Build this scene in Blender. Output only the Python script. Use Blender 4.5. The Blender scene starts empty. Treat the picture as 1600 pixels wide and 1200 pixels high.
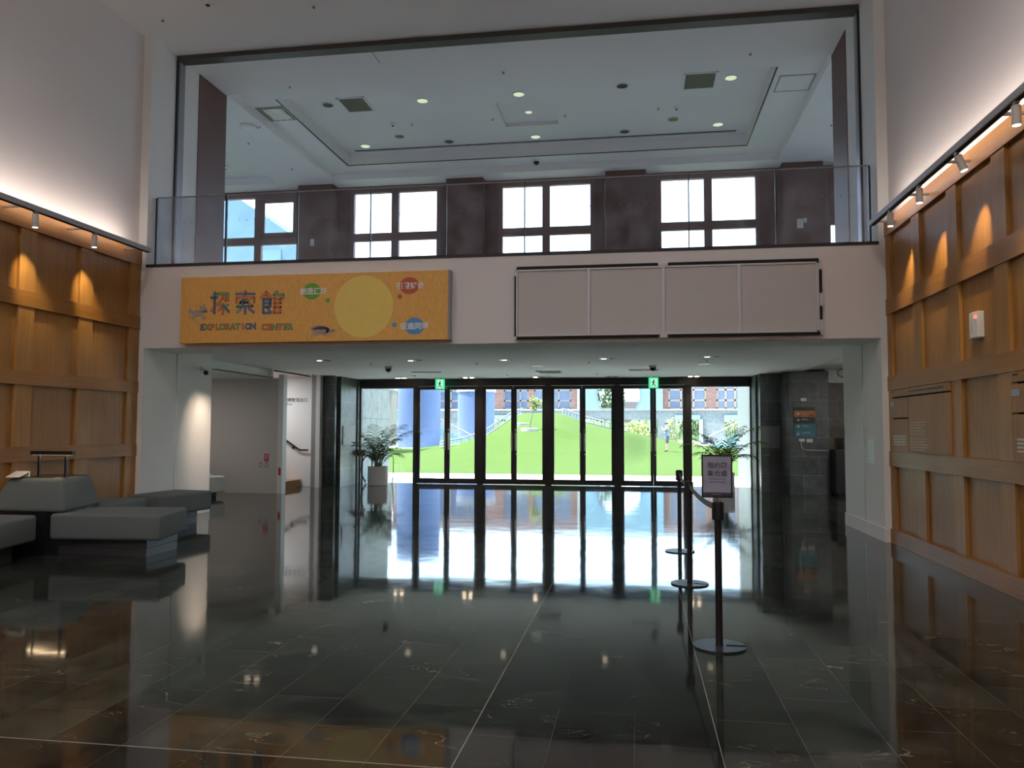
import bpy, bmesh, math, random
from mathutils import Vector, Matrix
PI = math.pi
random.seed(7)
SC = bpy.context.scene
COL = SC.collection

# ------------------------------------------------------------------ camera
def setup_camera():
    cd = bpy.data.cameras.new('camera')
    cam = bpy.data.objects.new('camera', cd)
    COL.objects.link(cam)
    cd.sensor_fit = 'HORIZONTAL'
    cd.sensor_width = 36.0
    cd.lens = 36.0 * 1245.0 / 1600.0
    cd.clip_start = 0.05
    cd.clip_end = 600
    R = Matrix(((0.98799034, 0.00624208, 0.1543895),
                (0.15449496, -0.05625201, -0.98639091),
                (0.00252759, 0.99839709, -0.05654081)))
    cam.matrix_world = Matrix.Translation((0, 0, 1.5)) @ R.to_4x4()
    SC.camera = cam
setup_camera()
SC.view_settings.view_transform = 'Standard'
SC.view_settings.look = 'None'
SC.view_settings.gamma = 1.0
SC.view_settings.use_curve_mapping = False
SC.view_settings.exposure = 0.55
SC.cycles.use_denoising = True
SC.cycles.max_bounces = 10
SC.cycles.diffuse_bounces = 5
SC.cycles.glossy_bounces = 4
SC.cycles.transmission_bounces = 6
SC.cycles.transparent_max_bounces = 16
SC.cycles.sample_clamp_indirect = 6.0
SC.cycles.caustics_reflective = True
SC.cycles.blur_glossy = 0.3
SC.cycles.caustics_refractive = False

# ------------------------------------------------------------------ sky and sun
SKY = 5.0
def setup_world():
    w = bpy.data.worlds.new('World'); SC.world = w
    w.use_nodes = True
    nt = w.node_tree; N = nt.nodes; L = nt.links
    N.clear()
    out = N.new('ShaderNodeOutputWorld'); bg = N.new('ShaderNodeBackground')
    tc = N.new('ShaderNodeTexCoord')
    no = N.new('ShaderNodeTexNoise'); no.inputs['Scale'].default_value = 2.2; no.inputs['Detail'].default_value = 4
    cr = N.new('ShaderNodeValToRGB')
    cr.color_ramp.elements[0].position = 0.38; cr.color_ramp.elements[0].color = (0.52, 0.69, 0.93, 1)
    cr.color_ramp.elements[1].position = 0.60; cr.color_ramp.elements[1].color = (0.73, 0.85, 1.0, 1)
    L.new(tc.outputs['Generated'], no.inputs['Vector']); L.new(no.outputs['Fac'], cr.inputs['Fac'])
    L.new(cr.outputs['Color'], bg.inputs['Color']); bg.inputs['Strength'].default_value = SKY
    L.new(bg.outputs[0], out.inputs['Surface'])
setup_world()

def add_light(name, kind, loc, energy, color, direction=(0, 0, -1), **kw):
    ld = bpy.data.lights.new(name, kind)
    ld.energy = energy; ld.color = color
    for k, v in kw.items(): setattr(ld, k, v)
    o = bpy.data.objects.new(name, ld); COL.objects.link(o)
    o.location = loc
    o.rotation_euler = Vector(direction).to_track_quat('-Z', 'Y').to_euler()
    return o
add_light('sun', 'SUN', (0, 40, 60), 20.0, (1.0, 0.96, 0.90), (0.42, 0.10, -0.9), angle=0.01)

WARM = (1.0, 0.80, 0.66)
# linear light strips on top of the two lighting rails (they wash the plaster above the panelling)
STRIP = 42.0
def strip(x, sx):
    ld = add_light('cove_strip_light', 'AREA', (x + sx*0.02, 2.5, 4.31), STRIP, (1.0, 0.82, 0.71), (sx*0.80, 0, 0.60), shape='RECTANGLE')
    ld.data.size = 17.0; ld.data.size_y = 0.05
    # long side along Y
    z = Vector((sx*0.80, 0, 0.60)).normalized() * -1
    xax = Vector((0, 1, 0)); yax = z.cross(xax)
    ld.rotation_euler = Matrix((xax, yax, z)).transposed().to_euler()
    return ld
strip(3.10, 1); strip(-7.45, -1)
# fill spots added above and behind the viewpoint to brighten the hall
HALL_FILLS = [(x, y) for x in (-5.6, -2.2, 1.2) for y in (-7.4, -5.6, 4.2)]
for hx, hy in HALL_FILLS:
    add_light('hall_fill_spot', 'SPOT', (hx, hy, 7.74), 185, (1.0, 0.96, 0.945), (0, 0.12, -1), spot_size=math.radians(150), spot_blend=0.6, shadow_soft_size=0.10)
# fill lights added to brighten the side passages and the exit stair
add_light('passage_fill_light', 'AREA', (-10.0, 15.4, 2.63), 13, (1.0, 0.88, 0.80), (0, 0, -1), shape='SQUARE', size=0.5)
add_light('passage_fill_light', 'AREA', (4.95, 16.4, 2.90), 30, (1.0, 0.92, 0.86), (0, 0, -1), shape='SQUARE', size=0.5)
add_light('passage_fill_light', 'AREA', (-9.6, 18.7, 2.84), 24, (0.96, 0.97, 1.0), (0, 0, -1), shape='SQUARE', size=0.4)

# ------------------------------------------------------------------ materials
def new_mat(name):
    m = bpy.data.materials.new(name); m.use_nodes = True
    nt = m.node_tree; nt.nodes.clear()
    out = nt.nodes.new('ShaderNodeOutputMaterial')
    return m, nt, nt.nodes, nt.links, out
def mat(name, color, rough=0.6, metal=0.0, var=0.06, scale=6.0, spec=0.5, bump=0.0, stretch=(1, 1, 1), emit=None, estr=0.0, detail=4):
    m, nt, N, L, out = new_mat(name)
    b = N.new('ShaderNodeBsdfPrincipled')
    b.inputs['Roughness'].default_value = rough
    b.inputs['Metallic'].default_value = metal
    b.inputs['Specular IOR Level'].default_value = spec
    tc = N.new('ShaderNodeTexCoord'); mp = N.new('ShaderNodeMapping'); mp.inputs['Scale'].default_value = stretch
    no = N.new('ShaderNodeTexNoise'); no.inputs['Scale'].default_value = scale; no.inputs['Detail'].default_value = detail
    L.new(tc.outputs['Object'], mp.inputs['Vector']); L.new(mp.outputs[0], no.inputs['Vector'])
    mx = N.new('ShaderNodeMix'); mx.data_type = 'RGBA'
    c = Vector(color)
    mx.inputs['A'].default_value = (*(c * (1 - var)), 1); mx.inputs['B'].default_value = (*[min(1, v) for v in c * (1 + var)], 1)
    L.new(no.outputs['Fac'], mx.inputs['Factor'])
    L.new(mx.outputs['Result'], b.inputs['Base Color'])
    if bump:
        bp = N.new('ShaderNodeBump'); bp.inputs['Strength'].default_value = bump; bp.inputs['Distance'].default_value = 0.01
        L.new(no.outputs['Fac'], bp.inputs['Height']); L.new(bp.outputs[0], b.inputs['Normal'])
    if emit:
        b.inputs['Emission Color'].default_value = (*emit, 1); b.inputs['Emission Strength'].default_value = estr
    L.new(b.outputs[0], out.inputs['Surface'])
    return m
def glass_mat(name, tint=(0.93, 0.97, 0.95), refl=1.0, rough=0.0, haze=0.0, haze_col=(0.8, 0.85, 0.95)):
    """thin pane: mirror reflection by Fresnel over straight-through transparency"""
    m, nt, N, L, out = new_mat(name)
    tr = N.new('ShaderNodeBsdfTransparent'); tr.inputs['Color'].default_value = (*tint, 1)
    gl = N.new('ShaderNodeBsdfGlossy'); gl.inputs['Roughness'].default_value = rough
    fr = N.new('ShaderNodeFresnel'); fr.inputs['IOR'].default_value = 1.5
    mul = N.new('ShaderNodeMath'); mul.operation = 'MULTIPLY'; mul.inputs[1].default_value = refl
    L.new(fr.outputs[0], mul.inputs[0])
    mx = N.new('ShaderNodeMixShader'); L.new(mul.outputs[0], mx.inputs[0])
    src = tr
    if haze:
        df = N.new('ShaderNodeBsdfDiffuse'); df.inputs['Color'].default_value = (*haze_col, 1)
        no = N.new('ShaderNodeTexNoise'); no.inputs['Scale'].default_value = 3.0; no.inputs['Detail'].default_value = 6
        tc = N.new('ShaderNodeTexCoord'); L.new(tc.outputs['Object'], no.inputs['Vector'])
        mr = N.new('ShaderNodeMapRange'); mr.inputs['From Min'].default_value = 0.35; mr.inputs['From Max'].default_value = 0.75
        mr.inputs['To Min'].default_value = 0.0; mr.inputs['To Max'].default_value = haze
        L.new(no.outputs['Fac'], mr.inputs['Value'])
        m2 = N.new('ShaderNodeMixShader'); L.new(mr.outputs[0], m2.inputs[0]); L.new(tr.outputs[0], m2.inputs[1]); L.new(df.outputs[0], m2.inputs[2])
        src = m2
    L.new(src.outputs[0], mx.inputs[1]); L.new(gl.outputs[0], mx.inputs[2])
    L.new(mx.outputs[0], out.inputs['Surface'])
    return m
def wood_mat(name, c1, c2, axis='Z', rough=0.42):
    m, nt, N, L, out = new_mat(name)
    b = N.new('ShaderNodeBsdfPrincipled'); b.inputs['Roughness'].default_value = rough; b.inputs['Specular IOR Level'].default_value = 0.17
    tc = N.new('ShaderNodeTexCoord'); mp = N.new('ShaderNodeMapping')
    mp.inputs['Scale'].default_value = (14, 14, 0.9) if axis == 'Z' else (14, 0.9, 14)
    no = N.new('ShaderNodeTexNoise'); no.inputs['Scale'].default_value = 1.6; no.inputs['Detail'].default_value = 7; no.inputs['Roughness'].default_value = 0.62
    n2 = N.new('ShaderNodeTexNoise'); n2.inputs['Scale'].default_value = 0.9; n2.inputs['Detail'].default_value = 2
    L.new(tc.outputs['Object'], mp.inputs['Vector']); L.new(mp.outputs[0], no.inputs['Vector']); L.new(tc.outputs['Object'], n2.inputs['Vector'])
    ad = N.new('ShaderNodeMath'); ad.operation = 'ADD'; L.new(no.outputs['Fac'], ad.inputs[0]); L.new(n2.outputs['Fac'], ad.inputs[1])
    mr = N.new('ShaderNodeMapRange'); mr.inputs['From Min'].default_value = 0.7; mr.inputs['From Max'].default_value = 1.3
    L.new(ad.outputs[0], mr.inputs['Value'])
    mx = N.new('ShaderNodeMix'); mx.data_type = 'RGBA'; mx.inputs['A'].default_value = (*c1, 1); mx.inputs['B'].default_value = (*c2, 1)
    L.new(mr.outputs[0], mx.inputs['Factor']); L.new(mx.outputs['Result'], b.inputs['Base Color'])
    L.new(b.outputs[0], out.inputs['Surface'])
    return m
def floor_mat():
    m, nt, N, L, out = new_mat('polished_green_marble')
    b = N.new('ShaderNodeBsdfPrincipled')
    tc = N.new('ShaderNodeTexCoord')
    sep = N.new('ShaderNodeSeparateXYZ'); cmb = N.new('ShaderNodeCombineXYZ')
    L.new(tc.outputs['Object'], sep.inputs[0])
    ax = N.new('ShaderNodeMath'); ax.operation = 'ADD'; ax.inputs[1].default_value = 0.02
    L.new(sep.outputs['X'], ax.inputs[0])
    ay = N.new('ShaderNodeMath'); ay.operation = 'ADD'; ay.inputs[1].default_value = -3.53
    L.new(sep.outputs['Y'], ay.inputs[0])
    L.new(ay.outputs[0], cmb.inputs['X']); L.new(ax.outputs[0], cmb.inputs['Y'])
    br = N.new('ShaderNodeTexBrick')
    br.offset = 0.5; br.squash = 1.0
    br.inputs['Scale'].default_value = 1.0; br.inputs['Brick Width'].default_value = 0.8; br.inputs['Row Height'].default_value = 0.4
    br.inputs['Mortar Size'].default_value = 0.0016; br.inputs['Mortar Smooth'].default_value = 0.2; br.inputs['Bias'].default_value = 0
    br.inputs['Color1'].default_value = (0, 0, 0, 1); br.inputs['Color2'].default_value = (1, 1, 1, 1); br.inputs['Mortar'].default_value = (0.5, 0.5, 0.5, 1)
    L.new(cmb.outputs[0], br.inputs['Vector'])
    # clouding
    n1 = N.new('ShaderNodeTexNoise'); n1.inputs['Scale'].default_value = 2.2; n1.inputs['Detail'].default_value = 8; n1.inputs['Roughness'].default_value = 0.65; n1.inputs['Distortion'].default_value = 0.8
    L.new(tc.outputs['Object'], n1.inputs['Vector'])
    cr = N.new('ShaderNodeValToRGB')
    cr.color_ramp.elements[0].position = 0.34; cr.color_ramp.elements[0].color = (0.011, 0.014, 0.013, 1)
    cr.color_ramp.elements[1].position = 0.72; cr.color_ramp.elements[1].color = (0.066, 0.078, 0.064, 1)
    L.new(n1.outputs['Fac'], cr.inputs['Fac'])
    # per tile tone
    mt = N.new('ShaderNodeMix'); mt.data_type = 'RGBA'; mt.blend_type = 'MULTIPLY'; mt.inputs['Factor'].default_value = 1.0
    mr = N.new('ShaderNodeMapRange'); mr.inputs['To Min'].default_value = 0.65; mr.inputs['To Max'].default_value = 1.25
    L.new(br.outputs['Color'], mr.inputs['Value']); L.new(cr.outputs['Color'], mt.inputs['A']); L.new(mr.outputs[0], mt.inputs['B'])
    # thin veins
    mp = N.new('ShaderNodeMapping'); mp.inputs['Rotation'].default_value = (0, 0, 0.7); mp.inputs['Scale'].default_value = (1.0, 2.2, 1)
    L.new(tc.outputs['Object'], mp.inputs['Vector'])
    n2 = N.new('ShaderNodeTexNoise'); n2.inputs['Scale'].default_value = 1.5; n2.inputs['Detail'].default_value = 5; n2.inputs['Distortion'].default_value = 1.6
    L.new(mp.outputs[0], n2.inputs['Vector'])
    s = N.new('ShaderNodeMath'); s.operation = 'SUBTRACT'; s.inputs[1].default_value = 0.52
    a = N.new('ShaderNodeMath'); a.operation = 'ABSOLUTE'
    v = N.new('ShaderNodeMapRange'); v.inputs['From Min'].default_value = 0.0; v.inputs['From Max'].default_value = 0.006; v.inputs['To Min'].default_value = 1; v.inputs['To Max'].default_value = 0
    L.new(n2.outputs['Fac'], s.inputs[0]); L.new(s.outputs[0], a.inputs[0]); L.new(a.outputs[0], v.inputs['Value'])
    n3 = N.new('ShaderNodeTexNoise'); n3.inputs['Scale'].default_value = 2.3; n3.inputs['Detail'].default_value = 2
    L.new(tc.outputs['Object'], n3.inputs['Vector'])
    g = N.new('ShaderNodeMapRange'); g.inputs['From Min'].default_value = 0.52; g.inputs['From Max'].default_value = 0.64; g.inputs['To Max'].default_value = 0.75
    L.new(n3.outputs['Fac'], g.inputs['Value'])
    mu = N.new('ShaderNodeMath'); mu.operation = 'MULTIPLY'; L.new(v.outputs[0], mu.inputs[0]); L.new(g.outputs[0], mu.inputs[1])
    mv = N.new('ShaderNodeMix'); mv.data_type = 'RGBA'; mv.inputs['B'].default_value = (0.40, 0.37, 0.26, 1)
    L.new(mu.outputs[0], mv.inputs['Factor']); L.new(mt.outputs['Result'], mv.inputs['A'])
    # joints
    mj = N.new('ShaderNodeMix'); mj.data_type = 'RGBA'; mj.inputs['B'].default_value = (0.13, 0.13, 0.12, 1)
    L.new(br.outputs['Fac'], mj.inputs['Factor']); L.new(mv.outputs['Result'], mj.inputs['A'])
    def band(sock, lo, hi):
        c1 = N.new('ShaderNodeMath'); c1.operation = 'GREATER_THAN'; c1.inputs[1].default_value = lo
        c2 = N.new('ShaderNodeMath'); c2.operation = 'LESS_THAN'; c2.inputs[1].default_value = hi
        mm = N.new('ShaderNodeMath'); mm.operation = 'MULTIPLY'
        L.new(sock, c1.inputs[0]); L.new(sock, c2.inputs[0]); L.new(c1.outputs[0], mm.inputs[0]); L.new(c2.outputs[0], mm.inputs[1])
        return mm.outputs[0]
    def mx2(a_, b_):
        m_ = N.new('ShaderNodeMath'); m_.operation = 'MAXIMUM'; L.new(a_, m_.inputs[0]); L.new(b_, m_.inputs[1]); return m_.outputs[0]
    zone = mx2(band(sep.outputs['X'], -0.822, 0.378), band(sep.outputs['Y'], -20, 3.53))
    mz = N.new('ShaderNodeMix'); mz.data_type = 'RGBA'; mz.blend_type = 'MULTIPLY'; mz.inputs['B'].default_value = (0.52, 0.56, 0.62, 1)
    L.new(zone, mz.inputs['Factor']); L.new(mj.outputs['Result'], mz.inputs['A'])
    lines = mx2(mx2(band(sep.outputs['X'], -0.825, -0.820), band(sep.outputs['X'], 0.377, 0.381)), mx2(band(sep.outputs['Y'], 3.527, 3.535), band(sep.outputs['Y'], 12.37, 12.40)))
    ml = N.new('ShaderNodeMix'); ml.data_type = 'RGBA'; ml.inputs['B'].default_value = (0.30, 0.30, 0.27, 1)
    L.new(lines, ml.inputs['Factor']); L.new(mz.outputs['Result'], ml.inputs['A'])
    L.new(ml.outputs['Result'], b.inputs['Base Color'])
    b.inputs['Roughness'].default_value = 0.06
    b.inputs['IOR'].default_value = 1.46
    n4 = N.new('ShaderNodeTexNoise'); n4.inputs['Scale'].default_value = 2.2; n4.inputs['Detail'].default_value = 1.5
    L.new(tc.outputs['Object'], n4.inputs['Vector'])
    rr = N.new('ShaderNodeMapRange'); rr.inputs['To Min'].default_value = 0.03; rr.inputs['To Max'].default_value = 0.085
    L.new(n1.outputs['Fac'], rr.inputs['Value']); L.new(rr.outputs[0], b.inputs['Roughness'])
    bp = N.new('ShaderNodeBump'); bp.inputs['Strength'].default_value = 0.06; bp.inputs['Distance'].default_value = 0.02
    L.new(n4.outputs['Fac'], bp.inputs['Height']); L.new(bp.outputs[0], b.inputs['Normal'])
    L.new(b.outputs[0], out.inputs['Surface'])
    return m
def tile_mat(name, c1, c2, joint, w, h, rough=0.35, plane='XZ', offset=0.5, msize=0.006, shift=(0, 0)):
    m, nt, N, L, out = new_mat(name)
    b = N.new('ShaderNodeBsdfPrincipled'); b.inputs['Roughness'].default_value = rough
    tc = N.new('ShaderNodeTexCoord'); sep = N.new('ShaderNodeSeparateXYZ'); cmb = N.new('ShaderNodeCombineXYZ')
    L.new(tc.outputs['Object'], sep.inputs[0])
    src = [sep.outputs[plane[0]], sep.outputs[plane[1]]]
    if plane[0] == 'S':
        pass
    for i, s_ in enumerate(src):
        ad = N.new('ShaderNodeMath'); ad.operation = 'ADD'; ad.inputs[1].default_value = shift[i]
        L.new(s_, ad.inputs[0]); L.new(ad.outputs[0], cmb.inputs[i])
    br = N.new('ShaderNodeTexBrick'); br.offset = offset
    br.inputs['Scale'].default_value = 1; br.inputs['Brick Width'].default_value = w; br.inputs['Row Height'].default_value = h
    br.inputs['Mortar Size'].default_value = msize
    br.inputs['Color1'].default_value = (*c1, 1); br.inputs['Color2'].default_value = (*c2, 1); br.inputs['Mortar'].default_value = (*joint, 1)
    L.new(cmb.outputs[0], br.inputs['Vector'])
    no = N.new('ShaderNodeTexNoise'); no.inputs['Scale'].default_value = 3.5; no.inputs['Detail'].default_value = 8; no.inputs['Roughness'].default_value = 0.7
    L.new(tc.outputs['Object'], no.inputs['Vector'])
    mr = N.new('ShaderNodeMapRange'); mr.inputs['From Min'].default_value = 0.3; mr.inputs['From Max'].default_value = 0.7; mr.inputs['To Min'].default_value = 0.6; mr.inputs['To Max'].default_value = 1.4
    L.new(no.outputs['Fac'], mr.inputs['Value'])
    mx = N.new('ShaderNodeMix'); mx.data_type = 'RGBA'; mx.blend_type = 'MULTIPLY'; mx.inputs['Factor'].default_value = 1
    L.new(br.outputs['Color'], mx.inputs['A']); L.new(mr.outputs[0], mx.inputs['B'])
    L.new(mx.outputs['Result'], b.inputs['Base Color']); L.new(b.outputs[0], out.inputs['Surface'])
    return m
def emis(name, color, strength):
    m, nt, N, L, out = new_mat(name)
    e = N.new('ShaderNodeEmission'); e.inputs['Color'].default_value = (*color, 1); e.inputs['Strength'].default_value = strength
    L.new(e.outputs[0], out.inputs['Surface'])
    return m

PLASTER = mat('white_plaster', (0.80, 0.775, 0.775), 0.8, var=0.02, scale=1.5)
PLASTER2 = mat('cool_white_plaster', (0.80, 0.81, 0.80), 0.75, var=0.02, scale=1.5)
CEIL = mat('ceiling_paint', (0.80, 0.79, 0.79), 0.85, var=0.015, scale=1.0)
GREYWALL = mat('warm_grey_wall', (0.55, 0.53, 0.52), 0.7, var=0.03, scale=1.2)
BROWN = mat('dark_brown_panel', (0.150, 0.076, 0.066), 0.55, var=0.08, scale=3)
BROWNFR = mat('brown_window_frame', (0.22, 0.122, 0.108), 0.5, var=0.05, scale=3)
BLACKM = mat('black_metal', (0.012, 0.012, 0.014), 0.45, var=0.1, scale=8)
DARKALU = mat('dark_anodised_frame', (0.022, 0.020, 0.024), 0.42, var=0.08, scale=8)
SHUTTER = mat('dark_grey_steel', (0.06, 0.055, 0.05), 0.5, var=0.1, scale=5, stretch=(0.4, 1, 6))
GREYALU = mat('grey_aluminium', (0.30, 0.30, 0.32), 0.4, metal=0.2, var=0.05)
LIGHTALU = mat('light_aluminium', (0.62, 0.64, 0.68), 0.4, metal=0.2, var=0.04)
WHITEP = mat('white_plastic', (0.75, 0.75, 0.74), 0.45, var=0.02)
CHROME = mat('brushed_steel', (0.55, 0.55, 0.56), 0.25, metal=1.0, var=0.05)
RAILGREY = mat('rail_grey_paint', (0.34, 0.33, 0.33), 0.5, var=0.05)
SPOTWHITE = mat('spotlight_white_paint', (0.55, 0.52, 0.49), 0.5, var=0.03)
WOODV = wood_mat('oak_board', (0.27, 0.125, 0.032), (0.42, 0.215, 0.066), 'Z')
WOODS = wood_mat('oak_stile', (0.30, 0.145, 0.040), (0.46, 0.245, 0.082), 'Z')
WOODH = wood_mat('oak_rail', (0.27, 0.12, 0.032), (0.40, 0.195, 0.06), 'Y')
STEPWOOD = wood_mat('step_wood', (0.40, 0.20, 0.08), (0.58, 0.33, 0.15), 'Y', 0.4)
SLATE = tile_mat('dark_slate_tile', (0.075, 0.088, 0.092), (0.105, 0.12, 0.122), (0.19, 0.21, 0.20), 0.70, 0.44, 0.4, 'XZ')
SLATEY = tile_mat('dark_slate_tile_side', (0.075, 0.088, 0.09), (0.11, 0.125, 0.122), (0.19, 0.21, 0.20), 0.62, 0.44, 0.4, 'YZ')
SLATEW = tile_mat('brown_slate_tile', (0.11, 0.10, 0.075), (0.15, 0.135, 0.105), (0.2, 0.19, 0.16), 0.45, 0.44, 0.45, 'XZ')
STONEL = tile_mat('grey_stone_cladding', (0.10, 0.112, 0.108), (0.135, 0.147, 0.14), (0.06, 0.068, 0.068), 0.85, 0.9, 0.7, 'YZ', msize=0.012)
FLOOR = floor_mat()
FABRIC = mat('grey_green_upholstery', (0.145, 0.17, 0.172), 0.9, var=0.18, scale=60, bump=0.3)
PLINTH = mat('grey_plinth', (0.075, 0.075, 0.085), 0.5, var=0.1)
BALGLASS = glass_mat('balustrade_glass', (0.86, 0.88, 0.90), 0.9, 0.0, 0.13, (0.75, 0.75, 0.9))
PANE = glass_mat('window_glass', (0.95, 0.97, 0.98), 0.9)
DOORGLASS = glass_mat('door_glass', (0.93, 0.98, 0.96), 1.0)
EDGEG = mat('dark_glass_joint', (0.02, 0.022, 0.028), 0.3)
DOT = mat('grey_glass_dot', (0.30, 0.30, 0.32), 0.6)
DARKGAP = mat('black_gap', (0.008, 0.008, 0.008), 0.8)
ORANGE = mat('orange_banner_print', (0.88, 0.47, 0.125), 0.7, var=0.22, scale=38, stretch=(1, 1, 0.35))
OFFLAMP = emis('dim_lamp_glass', (0.72, 0.85, 0.58), 0.62)
OFFLAMPD = mat('unlit_lamp_recess', (0.08, 0.09, 0.085), 0.4)
VENTM = mat('beige_vent_grille', (0.27, 0.26, 0.20), 0.6, var=0.12, scale=60)
LAMPON = emis('warm_lamp_face', (1.0, 0.78, 0.52), 14.0)
LAMPDIM = emis('dim_lamp_face', (1.0, 0.82, 0.6), 2.5)
LAMPSOFT = emis('spot_lamp_face', (1.0, 0.86, 0.62), 4.0)

# ------------------------------------------------------------------ mesh helpers
class MB:
    def __init__(s): s.v = []; s.f = []; s.smooth = False
    def add(s, vs, fs):
        n = len(s.v); s.v += [tuple(v) for v in vs]; s.f += [tuple(i + n for i in f) for f in fs]; return s
    def box(s, x0, x1, y0, y1, z0, z1):
        x0, x1 = sorted((x0, x1)); y0, y1 = sorted((y0, y1)); z0, z1 = sorted((z0, z1))
        return s.add([(x0, y0, z0), (x1, y0, z0), (x1, y1, z0), (x0, y1, z0), (x0, y0, z1), (x1, y0, z1), (x1, y1, z1), (x0, y1, z1)],
                     [(0, 3, 2, 1), (4, 5, 6, 7), (0, 1, 5, 4), (1, 2, 6, 5), (2, 3, 7, 6), (3, 0, 4, 7)])
    def prism(s, pts, a, b, axis='Z', top=None):
        """pts: list of 2D; extruded from a to b along axis (Z: xy, Y: xz, X: yz); top: other outline at b"""
        top = top or pts; n = len(pts)
        def P(p, h):
            return (p[0], p[1], h) if axis == 'Z' else ((p[0], h, p[1]) if axis == 'Y' else (h, p[0], p[1]))
        return s.add([P(p, a) for p in pts] + [P(p, b) for p in top],
                     [tuple(range(n))[::-1], tuple(range(n, 2*n))] + [(i, (i+1) % n, n + (i+1) % n, n + i) for i in range(n)])
    def tube(s, p0, p1, r0, r1=None, n=16, caps=True):
        r1 = r0 if r1 is None else r1
        p0, p1 = Vector(p0), Vector(p1); d = (p1 - p0)
        if d.length < 1e-9: return s
        d.normalize(); u = d.orthogonal().normalized(); w = d.cross(u)
        vs = []
        for p, r in ((p0, r0), (p1, r1)):
            for i in range(n):
                t = 2*PI*i/n; vs.append(p + u*(r*math.cos(t)) + w*(r*math.sin(t)))
        fs = [(i, (i+1) % n, n + (i+1) % n, n + i) for i in range(n)]
        if caps: fs += [tuple(range(n))[::-1], tuple(range(n, 2*n))]
        return s.add(vs, fs)
    def path(s, pts, r, n=10):
        pts = [Vector(p) for p in pts]; vs = []; m = len(pts)
        rr = r if isinstance(r, (list, tuple)) else [r]*m
        u = None
        for k, p in enumerate(pts):
            d = (pts[min(k+1, m-1)] - pts[max(k-1, 0)]).normalized()
            u = d.orthogonal().normalized() if u is None else (u - d*u.dot(d)).normalized()
            w = d.cross(u)
            for i in range(n):
                t = 2*PI*i/n; vs.append(p + u*(rr[k]*math.cos(t)) + w*(rr[k]*math.sin(t)))
        fs = [(k*n + i, k*n + (i+1) % n, (k+1)*n + (i+1) % n, (k+1)*n + i) for k in range(m-1) for i in range(n)]
        fs += [tuple(range(n))[::-1], tuple(range((m-1)*n, m*n))]
        return s.add(vs, fs)
    def lathe(s, prof, n=24, c=(0, 0, 0)):
        vs = []; m = len(prof)
        for r, z in prof:
            for i in range(n):
                t = 2*PI*i/n; vs.append((c[0] + r*math.cos(t), c[1] + r*math.sin(t), c[2] + z))
        fs = [(k*n + i, k*n + (i+1) % n, (k+1)*n + (i+1) % n, (k+1)*n + i) for k in range(m-1) for i in range(n)]
        fs += [tuple(range(n))[::-1], tuple(range((m-1)*n, m*n))]
        return s.add(vs, fs)
    def ell(s, c, r, nu=16, nv=10):
        c = Vector(c); vs = []
        for j in range(1, nv):
            ph = PI*j/nv
            for i in range(nu):
                t = 2*PI*i/nu
                vs.append(c + Vector((r[0]*math.sin(ph)*math.cos(t), r[1]*math.sin(ph)*math.sin(t), r[2]*math.cos(ph))))
        vs += [c + Vector((0, 0, r[2])), c - Vector((0, 0, r[2]))]
        k = (nv-1)*nu
        fs = [(j*nu + i, (j+1)*nu + i, (j+1)*nu + (i+1) % nu, j*nu + (i+1) % nu) for j in range(nv-2) for i in range(nu)]
        fs += [(k, i, (i+1) % nu) for i in range(nu)] + [(k+1, (nv-2)*nu + (i+1) % nu, (nv-2)*nu + i) for i in range(nu)]
        return s.add(vs, fs)
    def disc(s, cx, cz, rx, rz, y0, y1, n=40):
        return s.prism([(cx + rx*math.cos(2*PI*i/n), cz + rz*math.sin(2*PI*i/n)) for i in range(n)], y0, y1, 'Y')
    def build(s, name, m, parent=None, bevel=0.0, smooth=False, kind=None, segs=2, subsurf=0):
        me = bpy.data.meshes.new(name); me.from_pydata(s.v, [], s.f); me.update()
        bm = bmesh.new(); bm.from_mesh(me); bmesh.ops.recalc_face_normals(bm, faces=bm.faces); bm.to_mesh(me); bm.free()
        me.materials.append(m)
        o = bpy.data.objects.new(name, me); COL.objects.link(o)
        if parent: o.parent = parent
        if smooth:
            for p in me.polygons: p.use_smooth = True
        if bevel:
            md = o.modifiers.new('bevel', 'BEVEL'); md.width = bevel; md.segments = segs; md.limit_method = 'ANGLE'; md.angle_limit = 0.6
        if subsurf:
            md = o.modifiers.new('sub', 'SUBSURF'); md.levels = subsurf; md.render_levels = subsurf
        if kind: o['kind'] = kind
        return o
def B(*a): return MB().box(*a)
def tag(o, label=None, cat=None, group=None, kind=None):
    if label: o['label'] = label
    if cat: o['category'] = cat
    if group: o['group'] = group
    if kind: o['kind'] = kind
    return o
def thing(name, label, cat, loc=(0, 0, 0), rotz=0.0, group=None):
    o = bpy.data.objects.new(name, None); COL.objects.link(o); o.empty_display_size = 0.1
    o.location = loc; o.rotation_euler = (0, 0, rotz)
    return tag(o, label, cat, group)
def kids(o): return [c for c in bpy.data.objects if c.parent == o]
def copy_tree(o, parent=None):
    c = o.copy(); COL.objects.link(c)
    if parent: c.parent = parent
    for ch in kids(o): copy_tree(ch, c)
    return c
def dup(root, label, loc, rotz=None, group=None):
    r = copy_tree(root); r.location = loc; r['label'] = label
    if rotz is not None: r.rotation_euler = (0, 0, rotz)
    if group: r['group'] = group
    return r
def struct(name, mb, m, parent=None, **kw):
    return mb.build(name, m, parent, kind='structure' if parent is None else None, **kw)
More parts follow.
